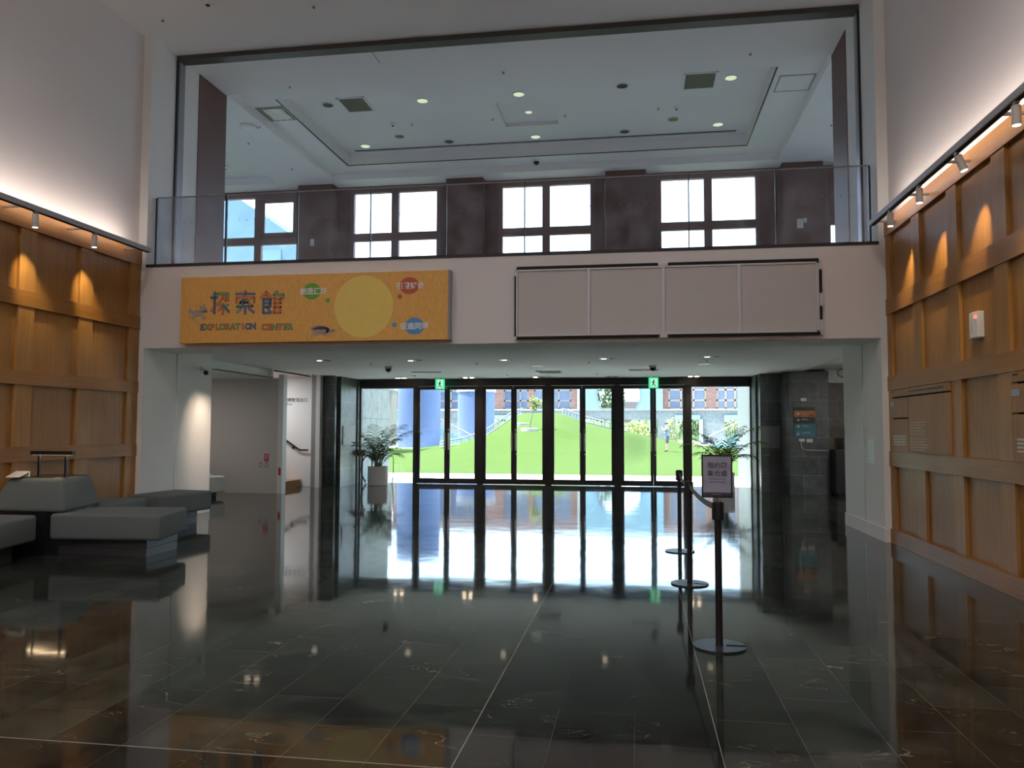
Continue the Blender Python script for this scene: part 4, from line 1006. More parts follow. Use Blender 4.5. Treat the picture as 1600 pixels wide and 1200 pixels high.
MB().box(-0.26, 0.26, -0.02, 0.02, 0.267, 0.270).build('lamp_strip', emis('bar_lamp_strip', (1, 0.75, 0.45), 0.5), lb)
add_light('bar_lamp_light', 'AREA', (-7.0, 8.72, 1.165), 0.7, (1.0, 0.72, 0.42), shape='RECTANGLE', size=0.5, size_y=0.03)
cd = thing('leaflet_holder', 'small tilted white leaflet beside the bar lamp', 'leaflet', (-7.40, 8.62, 0.907)); MB().add([(-0.09, -0.07, 0), (0.10, -0.07, 0), (0.13, 0.07, 0.07), (-0.06, 0.07, 0.07), (-0.09, -0.066, -0.0), (0.10, -0.066, 0.0), (0.13, 0.074, 0.066), (-0.06, 0.074, 0.066)], [(0, 1, 2, 3), (4, 7, 6, 5), (0, 4, 5, 1), (1, 5, 6, 2), (2, 6, 7, 3), (3, 7, 4, 0)]).build('leaflet', WHITEP, cd)
MB().box(-0.06, 0.12, 0.06, 0.08, 0, 0.068).build('easel', WHITEP, cd)
# white angular bench behind the pier
wbm = thing('white_bench', 'white angular bench showing behind the pale pier', 'bench', (-9.6, 16.2, 0))
MB().prism([(-0.75, -0.5), (0.45, -0.5), (0.72, 0.1), (0.45, 0.5), (-0.75, 0.5)], 0.12, 0.45, 'Z').build('bench_body', WHITEP, wbm, bevel=0.02)
MB().prism([(-0.75, -0.2), (0.15, -0.2), (0.25, 0.45), (-0.75, 0.45)], 0.45, 0.62, 'Z', [(-0.75, 0.1), (-0.2, 0.1), (-0.1, 0.45), (-0.75, 0.45)]).build('bench_back', WHITEP, wbm, bevel=0.02)
MB().box(-0.7, 0.35, -0.4, 0.4, 0, 0.12).build('plinth', PLINTH, wbm)

# ================================================================== QUEUE POSTS
BELT = mat('grey_belt_webbing', (0.13, 0.14, 0.12), 0.7, var=0.15, scale=80)
def post_proto():
    root = thing('queue_post', '', 'stanchion')
    n = 48; pts = []
    a0 = 0.12
    # disc with a radial notch that opens toward +x
    for i in range(n+1):
        t = a0 + (2*PI-2*a0)*i/n; pts.append((0.18*math.cos(t), 0.18*math.sin(t)))
    pts += [(0.05, -0.022), (0.04, 0.0), (0.05, 0.022)]
    MB().prism(pts, 0.0, 0.012, 'Z').build('base_plate', mat('dark_base_plate', (0.055, 0.058, 0.07), 0.35, metal=0.6), root)
    MB().lathe([(0.027, 0.012), (0.024, 0.03), (0.024, 0.875)], 28).build('pole', BLACKM, root, smooth=False)
    MB().lathe([(0.030, 0.868), (0.031, 0.872), (0.031, 0.995), (0.027, 1.0)], 24).build('head', BLACKM, root)
    for k in range(4):
        a = k*PI/2; c, s = math.cos(a), math.sin(a)
        m = MB().box(0.026, 0.040, -0.017, 0.017, 0.872, 0.992)
        m.v = [(x*c-y*s, x*s+y*c, z) for x, y, z in m.v]
        m.build('belt_slot', BLACKM, root, bevel=0.003)
    return root
P0 = post_proto(); PG = 'black queue posts joined by a belt'
P0.location = (0.555, 5.76, 0); P0['label'] = 'front black queue post carrying the meeting point sign'; P0['group'] = PG
dup(P0, 'middle black queue post of the three', (0.50, 8.02, 0), -0.35, PG)
dup(P0, 'rear black queue post nearest the glass doors', (0.515, 10.12, 0), -0.5, PG)
def belt(a, b, lab):
    root = thing('queue_belt', lab, 'queue belt', (0, 0, 0), 0, 'grey belts between the queue posts')
    n = 16; vs = []
    for i in range(n+1):
        t = i/n; x = a[0]+(b[0]-a[0])*t; y = a[1]+(b[1]-a[1])*t; z = 0.955-0.035*4*t*(1-t)
        vs += [(x-0.0008, y, z-0.024), (x-0.0008, y, z+0.024), (x+0.0008, y, z+0.024), (x+0.0008, y, z-0.024)]
    fs = []
    for i in range(n):
        for k in range(4): fs.append((i*4+k, i*4+(k+1) % 4, (i+1)*4+(k+1) % 4, (i+1)*4+k))
    MB().add(vs, fs + [(0, 1, 2, 3), (n*4, n*4+3, n*4+2, n*4+1)]).build('webbing', BELT, root)
    for p in (a, b): MB().box(p[0]-0.006, p[0]+0.006, p[1]-0.012, p[1]+0.012, 0.925, 0.985).build('belt_end', BLACKM, root)
belt((0.555, 5.815), (0.50, 7.965), 'slack grey belt from the front queue post to the middle one')
belt((0.50, 8.075), (0.515, 10.065), 'grey belt from the middle queue post to the rear one')
# sign on the front post
SILV = mat('lavender_sheet', (0.66, 0.65, 0.80), 0.35, var=0.12, scale=7)
sg = thing('meeting_point_sign', 'framed meeting point sign in Chinese on top of the front queue post', 'sign', (0.552, 5.76, 1.0))
MB().tube((0, 0, 0), (0, 0, 0.03), 0.005, n=8).build('stem', CHROME, sg)
MB().box(-0.105, 0.105, -0.008, 0.008, 0.025, 0.037).box(-0.105, 0.105, -0.008, 0.008, 0.313, 0.325).box(-0.105, -0.095, -0.008, 0.008, 0.025, 0.325).box(0.095, 0.105, -0.008, 0.008, 0.025, 0.325).build('frame', BLACKM, sg, bevel=0.002)
MB().box(-0.095, 0.095, -0.003, 0.003, 0.037, 0.313).build('sheet', SILV, sg)
MB().box(-0.095, 0.095, -0.0042, -0.003, 0.037, 0.062).build('footer_band', mat('sign_footer', (0.06, 0.06, 0.09), 0.4), sg)
NAVY = mat('sign_ink', (0.03, 0.03, 0.06), 0.5)
text('預約團', 0.046, NAVY, sg, (0.002, -0.0045, 0.232), align='CENTER', extrude=0.0003, name='chinese_line', offset=0.0004)
text('集合處', 0.046, NAVY, sg, (0.002, -0.0045, 0.178), align='CENTER', extrude=0.0003, name='chinese_line', offset=0.0004)
text('Meeting point for', 0.0165, NAVY, sg, (0.002, -0.0045, 0.152), align='CENTER', extrude=0.0003, name='english_line')
text('reserved groups', 0.0165, NAVY, sg, (0.002, -0.0045, 0.130), align='CENTER', extrude=0.0003, name='english_line')
m = MB().disc(-0.028, 0.0495, 0.004, 0.004, -0.0052, -0.0042, 12)
for k in range(6): m.box(-0.019+k*0.008, -0.014+k*0.008, -0.0052, -0.0042, 0.0475, 0.0515)
m.build('footer_mark', C_WHITE, sg)
# rippled laminate reflections are real curved film
film = glass_mat('glossy_film', (0.97, 0.97, 0.97), 3.0, 0.05)
vs = []; nx, nz = 12, 18
for j in range(nz+1):
    for i in range(nx+1):
        x = -0.094+0.188*i/nx; z = 0.038+0.274*j/nz
        e = min(i, nx-i)/nx
        vs.append((x, -0.0062-0.0015*math.sin(j*0.9+1)*math.exp(-e*7), z))
MB().add(vs, [(j*(nx+1)+i, j*(nx+1)+i+1, (j+1)*(nx+1)+i+1, (j+1)*(nx+1)+i) for j in range(nz) for i in range(nx)]).build('film', film, sg, smooth=True)

# ================================================================== POTTED PALMS
POTM = mat('pale_grey_pot', (0.68, 0.68, 0.72), 0.35, var=0.03); SOIL = mat('soil', (0.05, 0.035, 0.025), 0.9, var=0.4, scale=40)
LEAF = mat('palm_leaf', (0.032, 0.085, 0.016), 0.8, var=0.35, scale=5, spec=0.15); LEAF2 = mat('young_palm_leaf', (0.085, 0.17, 0.025), 0.8, var=0.3, scale=5, spec=0.15); CANE = mat('palm_cane', (0.16, 0.20, 0.06), 0.5, var=0.2)
def palm(loc, lab, seed, fronds, pot):
    rnd = random.Random(seed)
    root = thing('potted_palm', lab, 'potted plant', loc, 0, 'potted palms beside the doors')
    r, h = pot
    MB().lathe([(r*0.95, 0.0), (r, 0.02), (r, h), (r-0.02, h), (r-0.02, h-0.05)], 40).build('pot', POTM, root, smooth=False)
    MB().lathe([(r-0.021, h-0.06), (r-0.021, h-0.045), (0.01, h-0.03)], 24).build('soil', SOIL, root)
    for az, lean, L, mm in fronds:
        az += rnd.uniform(-0.12, 0.12)
        d = Vector((math.cos(az), math.sin(az), 0)); pts = []
        b0 = Vector((rnd.uniform(-0.07, 0.07), rnd.uniform(-0.07, 0.07), h-0.05))
        p = b0.copy(); n = 26
        for i in range(n+1):
            pts.append(p.copy())
            t = i/n
            ang = lean*0.35 + lean*1.35*t**2.0
            p += (d*math.sin(ang) + Vector((0, 0, math.cos(ang))))*(L/n)
        mb = MB().path(pts, [0.008*(1-0.85*i/n)+0.0012 for i in range(n+1)], 5)
        side = Vector((-d.y, d.x, 0))
        for i in range(7, n+1):
            t = (i-7)/(n-7)
            ll = 0.34*L*(math.sin(PI*(0.12+0.83*t))**0.7)
            tg = (pts[min(i+1, n)]-pts[i-1]).normalized()
            up = tg.cross(side).normalized()
            if up.z < 0: up = -up
            for off in (0.0,):
                q = pts[i-1].lerp(pts[i], off)
                for s in (-1, 1):
                    dr = (side*s*rnd.uniform(0.6, 0.95) + tg*rnd.uniform(0.6, 1.0) + up*0.2).normalized()
                    w = 0.012*(1-0.3*t); droop = ll*rnd.uniform(0.35, 0.6)
                    m1 = q + dr*ll*0.35 + Vector((0, 0, -droop*0.08)); m2 = q + dr*ll*0.72 + Vector((0, 0, -droop*0.42)); tip = q + dr*ll + Vector((0, 0, -droop))
                    wv = tg*w
                    mb.add([q-wv*0.4, q+wv*0.4, m1+wv, m1-wv, m2+wv*0.8, m2-wv*0.8, tip], [(0, 1, 2, 3), (3, 2, 4, 5), (5, 4, 6)])
        mb.build('frond', LEAF if mm == 0 else LEAF2, root)
    mb = MB()
    for k in range(9):
        a = rnd.uniform(0, 2*PI); q = Vector((0.07*math.cos(a), 0.07*math.sin(a), h-0.05)); mb.tube(q, q + Vector((0.08*math.cos(a), 0.08*math.sin(a), rnd.uniform(0.25, 0.5))), 0.014, 0.008, 8)
    mb.build('cane', CANE, root)
    return root
F1 = [(PI, 1.10, 1.0, 0), (PI+0.3, 1.0, 1.05, 0), (PI+0.5, 0.75, 1.15, 0), (0.0, 1.1, 1.6, 0), (-0.2, 0.8, 1.5, 0), (-0.4, 1.25, 1.05, 1), (1.0, 0.6, 1.35, 0), (2.2, 0.6, 1.35, 1), (-1.4, 0.55, 0.95, 1), (-1.9, 0.8, 0.9, 0),
      (2.4, 0.9, 1.1, 0), (0.8, 0.9, 1.1, 0), (-0.9, 1.2, 0.9, 1), (PI+0.9, 1.2, 0.85, 0), (0.1, 0.6, 1.1, 1), (3.0, 0.6, 1.1, 0), (-2.6, 1.3, 0.75, 1), (-0.15, 1.5, 0.85, 1)]
palm((-6.83, 20.55, 0), 'tall palm in a pale grey pot in front of the pane near the exit', 4, F1, (0.27, 0.50))
F2 = [(PI, 1.25, 1.35, 0), (PI-0.3, 0.95, 1.25, 0), (0.0, 0.85, 1.55, 1), (0.25, 0.65, 1.4, 1), (-0.2, 1.15, 1.35, 1), (1.0, 0.6, 1.2, 0), (2.0, 0.7, 1.1, 0), (-1.3, 0.8, 0.95, 1), (-1.9, 0.9, 0.9, 0), (0.7, 1.05, 1.1, 0),
      (PI+0.4, 1.35, 1.05, 0), (-0.6, 1.4, 1.0, 0), (0.05, 1.5, 1.05, 0), (2.7, 0.6, 1.1, 0), (0.5, 0.65, 1.25, 1), (-2.4, 1.3, 0.8, 1), (PI+0.1, 0.7, 1.2, 0)]
palm((2.06, 19.9, 0), 'palm in a square-shouldered grey pot behind the meeting point sign', 9, F2, (0.26, 0.47))
# metal stand behind the palm
ms = thing('metal_stand', 'thin curved metal stand half hidden behind the palm near the exit', 'stand', (-6.95, 21.1, 0))
MB().path([(-0.40, 0, 0.02), (-0.50, 0, 0.18), (-0.545, 0, 0.38), (-0.52, 0, 0.58), (-0.44, 0, 0.72), (-0.33, 0, 0.77), (-0.24, 0, 0.70), (-0.23, 0, 0.45)], 0.02, 10).build('hoop', BLACKM, ms)
MB().path([(0.34, 0, 0.0), (0.37, 0, 0.25), (0.37, 0, 0.72), (0.30, 0, 0.78)], 0.012, 8).build('rod', CHROME, ms)
MB().tube((-0.33, 0, 0.77), (0.30, 0, 0.78), 0.010, n=8).build('top_bar', CHROME, ms)
db = thing('door_opener_box', 'small square grey box beside the glazing behind the palm near the exit', 'control box', (-7.5, 21.2, 0.74)); MB().box(-0.13, 0.09, -0.04, 0.04, 0, 0.19).build('box_body', GREYALU, db, bevel=0.006); MB().box(-0.03, 0.0, -0.055, -0.04, 0.07, 0.12).build('button', BLACKM, db); MB().box(-0.03, 0.03, -0.02, 0.02, -0.74, 0).build('pedestal', GREYALU, db)

# ================================================================== OUTDOORS
PAVE = tile_mat('pale_paving', (0.74, 0.74, 0.72), (0.80, 0.79, 0.77), (0.55, 0.55, 0.54), 0.9, 0.9, 0.7, 'XY')
TURF = mat('artificial_turf', (0.044, 0.070, 0.017), 0.95, var=0.10, scale=2.0, spec=0.05)
EXPLAST = mat('outdoor_blue_plaster', (0.088, 0.165, 0.215), 0.8, var=0.03, scale=0.4); CYL = mat('outdoor_violet_blue', (0.045, 0.075, 0.165), 0.8, var=0.10, scale=0.5, stretch=(2, 2, 0.3))
CYAN = mat('pale_cyan_paint', (0.10, 0.19, 0.21), 0.7); BRICK = tile_mat('pink_brown_brick', (0.085, 0.043, 0.039), (0.10, 0.053, 0.048), (0.11, 0.068, 0.064), 0.5, 0.16, 0.8, 'XZ', msize=0.01)
CONC = tile_mat('grey_block_wall', (0.066, 0.080, 0.092), (0.092, 0.108, 0.12), (0.078, 0.09, 0.10), 1.1, 0.55, 0.8, 'XZ')
WINFR = mat('tan_window_frame', (0.15, 0.11, 0.09), 0.6); WINFR2 = mat('grey_window_frame', (0.085, 0.078, 0.085), 0.6); DGLASS = mat('dark_window_glass', (0.05, 0.07, 0.12), 0.15, spec=0.6); WHITEO = mat('outdoor_white_paint', (0.20, 0.205, 0.215), 0.6)
YLEAF = mat('yellow_green_foliage', (0.16, 0.19, 0.05), 0.7, var=0.3, scale=3); GLEAF = mat('green_foliage', (0.055, 0.095, 0.035), 0.8, var=0.4, scale=2); TRUNK = mat('thin_trunk', (0.09, 0.08, 0.07), 0.8)
struct('ground', B(-90, 80, 21.52, 200, -0.25, -0.015), PAVE)
struct('wall_left', B(-8.4, -7.69, 21.55, 24.2, 0, 3.2), STONEL)
struct('wall_right', B(2.98, 3.6, 21.55, 24.6, 0, 3.2), mat('pale_outer_wall', (0.075, 0.088, 0.09), 0.8))
struct('wall_front', B(-14.3, -8.0, 21.3, 21.6, 0, 4.1).box(3.4, 9.3, 21.3, 21.6, 0, 4.1).box(-8.2, 3.6, 21.45, 21.6, 2.87, 4.1), BROWN)
struct('roof', B(-14.3, 9.3, 21.3, 21.6, 4.0, 4.1).box(-14.3, 9.3, 19.8, 21.5, 4.02, 4.1), WHITEO)
def hmound(x, y):
    prof = [(-14, 0.0), (-11.2, 0.45), (-9.6, 0.95), (-7.9, 2.10), (-7.0, 2.50), (-5.0, 2.50), (-4.4, 2.38), (-3.1, 1.85), (-1.3, 1.46), (0.3, 1.12), (2.6, 0.52), (5.5, 0.12), (8, 0.0)]
    xs_ = x*50.0/max(y, 40.0) if y > 40 else x
    h = 0.0
    for (a, ha), (b, hb) in zip(prof, prof[1:]):
        if a <= xs_ <= b: h = ha + (hb-ha)*(xs_-a)/(b-a)
    k_ = min(1, max(0, (x+1.0)/2.0)); t = min(1, max(0, (y-29-12*k_*k_*(3-2*k_))/21.0)); t = t*t*(3-2*t)
    return h*t
def turf():
    vs = []; nx, ny = 100, 60; x0, x1, y0, y1 = -19.6, 16, 26.6, 60
    for j in range(ny+1):
        y = y0+(y1-y0)*j/ny
        for i in range(nx+1):
            x = x0+(x1-x0)*i/nx
            e = 0.0 if (0 < i < nx and 0 < j) else -0.02
            vs.append((x, y, hmound(x, y)+0.012+e))
    o = MB().add(vs, [(j*(nx+1)+i, j*(nx+1)+i+1, (j+1)*(nx+1)+i+1, (j+1)*(nx+1)+i) for j in range(ny) for i in range(nx)]).build('lawn', TURF, None, smooth=True)
    tag(o, 'bright green artificial lawn rising to a mound beyond the doors', 'lawn', kind='stuff')
turf()
def mound_rail(pts, lab):
    root = thing('mound_railing', lab, 'railing')
    tp = [(x, y, hmound(x, y)+0.42) for x, y in pts]; bt = [(x, y, hmound(x, y)+0.06) for x, y in pts]
    MB().path(tp, 0.045, 6).build('top_rail', WHITEO, root); MB().path(bt, 0.04, 6).build('bottom_rail', WHITEO, root)
    m = MB()
    for (a, b), (c, d) in zip(zip(tp, bt), zip(tp[1:], bt[1:])):
        for k in range(6):
            t = k/6; p = Vector(a).lerp(Vector(c), t); q = Vector(b).lerp(Vector(d), t); m.tube(p, q, 0.018, n=5)
    m.build('balusters', mat('blue_grey_baluster', (0.35, 0.45, 0.52), 0.6), root)
mound_rail([(-12.5, 50), (-11.0, 50), (-9.7, 50), (-8.8, 50), (-7.9, 50), (-7.3, 51)], 'white railing climbing the steep side of the green mound')
mound_rail([(-4.8, 52), (-3.6, 52.5), (-2.2, 53), (-0.6, 53.5)], 'white railing behind the gentle side of the green mound')
def planter_tree(x, y, lean, h, lab, crown=True):
    z = hmound(x, y); root = thing('small_tree' if crown else 'tree_planter', lab, 'tree' if crown else 'planter', (x, y, z))
    MB().lathe([(0.0, -0.3), (0.44, -0.3), (0.44, 0.08), (0.40, 0.11), (0.03, 0.10)], 28).build('planter_ring', WHITEO, root)
    if crown:
        MB().path([(0, 0, 0.05), (lean*0.3, 0, h*0.4), (lean, 0, h)], [0.035, 0.028, 0.02], 7).build('trunk', TRUNK, root)
        m = MB(); rnd = random.Random(5)
        for cx, cz, rr in ((lean-0.05, h+0.45, 0.24), (lean+0.32, h+0.30, 0.26), (lean-0.02, h+0.05, 0.22), (lean+0.15, h+0.2, 0.2)):
            for k in range(60):
                v = Vector((rnd.gauss(0, 1), rnd.gauss(0, 1), rnd.gauss(0, 1))).normalized()*rr*rnd.uniform(0.3, 1)
                c = Vector((cx, 0, cz))+v; a = Vector((rnd.uniform(-1, 1), rnd.uniform(-1, 1), rnd.uniform(-1, 1))).normalized()*0.07; b = a.orthogonal().normalized()*0.05
                m.add([c-a, c-b, c+a, c+b], [(0, 1, 2, 3)])
        m.build('crown', YLEAF, root)
planter_tree(-5.45, 40.6, 0.24, 1.12, 'slim leaning tree with yellow-green leaves on the green mound')
planter_tree(-6.2, 42.8, 0, 0, 'white planter ring on the mound beyond the leaning tree', crown=False)

# blue cylinders and stairs
def cyl(x, y, r, z1, lab, cap=False):
    root = thing('blue_tower', lab, 'tower', (x, y, 0), 0, 'round violet-blue towers in the courtyard')
    MB().lathe([(r, -0.02), (r, z1)], 40).build('tower_shaft', CYL, root, smooth=False)
    if cap: MB().lathe([(r+0.12, z1), (r+0.12, z1+0.35)], 40).build('cap', WHITEO, root)
cyl(-17.7, 63.7, 1.75, 9.0, 'nearer round violet-blue tower behind the pane with the palm')
cyl(-15.1, 74.5, 1.75, 5.0, 'farther round violet-blue tower with a white cap', True)
def outstair(x0, y0, n, tread, rise, depth, dirx, lab, n2='cyan_stair'):
    root = thing(n2, lab, 'outdoor stair', (x0, y0, 0), 0, 'pale cyan stairs in the courtyard')
    for k in range(n):
        a = dirx*tread*k; b = dirx*tread*n
        MB().box(a, b, 0, depth, rise*k, rise*(k+1)).build('step', CYAN, root)
    h = 1.0
    MB().path([(0, 0.05, h), (dirx*tread*n, 0.05, h+rise*n)], 0.05, 6).path([(0, 0.05, 0), (0, 0.05, h)], 0.04, 6).build('handrail', WHITEO, root)
    m = MB()
    for k in range(1, n*2): m.tube((dirx*tread*k/2, 0.05, rise*k/2), (dirx*tread*k/2, 0.05, h+rise*k/2), 0.015, n=5)
    m.build('balusters', WHITEO, root)
outstair(-13.9, 66.5, 12, 0.34, 0.17, 2.5, -1, 'pale cyan stair rising between the two violet-blue towers')
outstair(-19.8, 60, 14, 0.36, 0.17, 2.2, -1, 'pale cyan stair rising behind the palm near the exit')
outstair(5.6, 64, 14, 0.34, 0.17, 3.0, 1, 'pale cyan stair behind the palm by the direction sign')
bw = thing('terrace_wall', 'rough stone terrace wall at the far end behind the palm near the exit', 'wall', (-24.6, 68, 0)); MB().box(-6, 3.2, 0, 1.5, 0, 5.0).build('wall_body', mat('rough_tan_stone', (0.13, 0.13, 0.11), 0.9, var=0.3, scale=2), bw)
MB().box(-6, 3.2, 0.2, 0.4, 5.0, 9.0).build('upper_wall', BRICK, bw); MB().box(-6.2, 3.4, -0.1, 1.6, 4.9, 5.1).build('coping', WHITEO, bw)

# far building
def far_building():
    YB = 85
    root = thing('courtyard_building', 'long brick and grey building with a pale blue volume across the courtyard', 'building', (0, YB, 0))
    TOP = 9.6
    # brick wings with real window openings (frames and panes set in)
    def wing(x0, x1, wins, frm, name):
        m = MB(); xs_ = [x0] + [v for w in wins for v in w] + [x1]
        for i in range(0, len(xs_), 2): m.box(xs_[i], xs_[i+1], 0, 2, 3.6, TOP)
        for a, b in wins: m.box(a, b, 0, 2, 8.3, TOP)
        o = m.build(name, BRICK, root)
        for a, b in wins:
            f = MB().box(a, b, 0.05, 0.2, 3.6, 3.78).box(a, b, 0.05, 0.2, 8.1, 8.3).box(a, a+0.15, 0.05, 0.2, 3.6, 8.3).box(b-0.15, b, 0.05, 0.2, 3.6, 8.3)
            w = (b-a)
            for k in (1, 2): f.box(a+w*k/3-0.09, a+w*k/3+0.09, 0.05, 0.2, 3.6, 8.3)
            for z in (4.55, 5.65, 6.9): f.box(a, b, 0.05, 0.2, z-0.09, z+0.09)
            fo = f.build('window_frame', frm, root)
            MB().box(a, b, 0.12, 0.15, 3.7, 8.2).build('window_pane', DGLASS, fo)
    wing(-26.5, -6.2, [(-22.0, -16.2), (-16.1+1.9, -12.0+0.5), (-10.9, -6.9)], WINFR2, 'brick_wing')
    wing(2.7, 15.5, [(3.3, 7.15), (8.2, 11.0), (12.0, 14.8)], WINFR, 'brick_wing')
    # pale blue volume with a big round opening, flat at its foot
    cx, cz, R = -1.92, 5.2, 2.45
    bx0, bx1 = -5.9, 2.7
    for s in (-1, 1):
        pts = []
        n = 30
        zb = 3.66
        import math as mm
        a_low = mm.asin((zb-cz)/R)
        for i in range(n+1):
            t = a_low + (PI/2-a_low)*i/n
            pts.append((cx + s*R*mm.cos(t), cz + R*mm.sin(t)))
        edge = bx1 if s > 0 else bx0
        poly = [(cx + s*R*mm.cos(a_low), 3.6)] + pts + [(cx, TOP), (edge, TOP), (edge, 3.6)]
        MB().prism(poly, -0.4, 2.2, 'Y').build('blue_wall', EXPLAST, root)
        rim = MB(); prev = None
        for i in range(n):
            p, q = pts[i], pts[i+1]
            k1 = ((p[0]-cx)*0.93+cx, (p[1]-cz)*0.93+cz); k2 = ((q[0]-cx)*0.93+cx, (q[1]-cz)*0.93+cz)
            rim.prism([p, q, k2, k1], -0.42, 2.2, 'Y')
        rim.build('round_rim', mat('dark_blue_rim', (0.06, 0.10, 0.20), 0.6), root)
    MB().box(cx-1.9, cx+1.9, -0.4, 2.2, 3.6, 3.72).build('sill', mat('dark_sill', (0.10, 0.09, 0.10), 0.7), root)
    MB().box(bx0-0.35, bx0, -0.2, 2, 3.6, TOP).build('white_pilaster', WHITEO, root)
    # string course and base with passages
    MB().box(-26.5, 15.5, -0.15, 0, 3.5, 3.66).build('string_course', WHITEO, root)
    MB().box(-26.5, 15.5, 0.0, 2, 2.55, 3.5).build('base_beam', CONC, root)
    for a, b in ((-26.5, -15.6), (-9.4, -8.0), (2.2, 4.1), (6.9, 9.0), (11.0, 15.5)): MB().box(a, b, 0, 2, 0, 2.55).build('base_wall', CONC, root)
    MB().box(-8.0, -6.0, 0, 2, 1.6, 2.55).build('base_wall', CONC, root)
    for a, b in ((-15.8, -9.2), (3.9, 6.5), (8.9, 11.1)): MB().box(a, b, -0.25, 0.0, 2.55, 3.0).build('cyan_lintel', CYAN, root)
    MB().box(6.4, 6.75, -0.6, 0, 0, 2.55).build('pillar', mat('dark_pillar', (0.14, 0.16, 0.18), 0.7), root)
    for x in (-4.4, -3.6, 0.4, 1.3): MB().box(x, x+0.14, 0.2, 0.34, 0, 2.55).build('pillar', WHITEO, root)
far_building()
# pale blue wing seen through the first gallery window
wg = thing('blue_gable_wing', 'pale blue gabled wing behind the first gallery window', 'building', (-30, 45, 0))
MB().prism([(-12, 0), (9.9, 0), (9.9, 12.9), (5.9, 15.6), (-12, 20)], 0, 8, 'Y').build('gable_wall', EXPLAST, wg)
MB().box(7.3, 8.8, -0.06, 0.0, 10.8, 12.3).build('recess', CYAN, wg)
# garden
def bush(x, y, z, rx, rz, m, lab, name='shrub', cat='shrub', group=None, n=420, trunk=0, seed=1, ls=0.16):
    root = thing(name, lab, cat, (x, y, z), 0, group); rnd = random.Random(seed); mb = MB()
    for k in range(n):
        v = Vector((rnd.gauss(0, 1), rnd.gauss(0, 1), rnd.gauss(0, 1))).normalized()*rnd.uniform(0.55, 1)
        c = Vector((v.x*rx, v.y*rx*0.8, v.z*rz + rz + trunk))
        a = Vector((rnd.uniform(-1, 1), rnd.uniform(-1, 1), rnd.uniform(-1, 1))).normalized()*ls; b = a.orthogonal().normalized()*ls*0.7
        mb.add([c-a, c-b, c+a, c+b], [(0, 1, 2, 3)])
    mb.build('foliage', m, root)
    MB().path([(0, 0, -0.05), (0.02*trunk, 0, trunk+rz*0.4), (0, 0, trunk+rz)], [0.06+0.03*trunk, 0.05+0.02*trunk, 0.03], 7).build('trunk', TRUNK, root)
Gs = 'yellow-green shrubs beyond the passage'
bush(0.1, 70, 0.0, 1.3, 1.1, YLEAF, 'broad yellow-green shrub right beside the standing person', group=Gs, seed=2)
bush(2.6, 62, 0.0, 0.55, 1.25, YLEAF, 'tall narrow yellow-green shrub behind the person', group=Gs, seed=3, n=260, ls=0.11)
bush(-1.6, 78, 0.0, 1.2, 0.8, YLEAF, 'low yellow-green shrub under the round opening', group=Gs, seed=4)
bush(-3.6, 96, 0, 2.0, 0.9, GLEAF, 'dark green shrub in the passage under the round opening', group='green shrubs beyond the passage', seed=5)
bush(0.6, 98, 0, 1.8, 1.0, GLEAF, 'dark green shrub in the passage near the yellow ones', group='green shrubs beyond the passage', seed=6)
Gt = 'trees behind the courtyard building'
bush(-4.4, 104, 0, 3.0, 3.0, GLEAF, 'leafy green tree filling one side of the round opening', 'garden_tree', 'tree', Gt, 900, 2.4, 7, 0.28)
bush(-16, 104, 0, 3.6, 2.6, YLEAF, 'bright tree behind the grey-framed brick wing windows', 'garden_tree', 'tree', Gt, 700, 2.2, 8, 0.28)
bush(6.6, 100, 0, 1.8, 1.9, GLEAF, 'green tree seen through the passage with the dark pillar', 'garden_tree', 'tree', Gt, 500, 0.6, 9, 0.2)
bush(12.0, 100, 0, 2.2, 1.9, YLEAF, 'pale tree seen through the last passage', 'garden_tree', 'tree', Gt, 500, 0.6, 10, 0.2)
hs = thing('garden_house', 'low house with a dark roof beyond the round opening', 'house', (-2.0, 125, 0)); MB().box(-3, 6, 0, 5, 0, 4.6).build('house_wall', mat('pink_house_wall', (0.15, 0.11, 0.10), 0.8), hs); MB().prism([(-3.6, 4.6), (6.6, 4.6), (5.4, 5.8), (-2.4, 5.8)], -0.5, 5.5, 'Y').build('roof', mat('dark_roof', (0.12, 0.10, 0.11), 0.8), hs)
tl = MB(); rnd_ = random.Random(21); nx_ = 160; vs = []
for i in range(nx_+1):
    x = -40 + 80*i/nx_; h = 2.9 + 0.7*math.sin(x*0.9) + rnd_.uniform(-0.5, 0.5)
    vs += [(x, 116, 0), (x + rnd_.uniform(-0.2, 0.2), 116 + rnd_.uniform(0, 0.6), h*0.5), (x, 117.5, h), (x, 119, 0)]
fs_ = []
for i in range(nx_):
    for k in range(3): fs_.append((i*4+k, i*4+k+1, (i+1)*4+k+1, (i+1)*4+k))
tag(MB().add(vs, fs_).build('hedge', GLEAF, None), 'long ragged hedge far behind the courtyard building', 'hedge', kind='stuff')
lw = struct('ground', B(-40, 40, 90, 180, -0.01, 0.02), mat('garden_grass', (0.10, 0.14, 0.045), 0.9, var=0.3, scale=0.4))

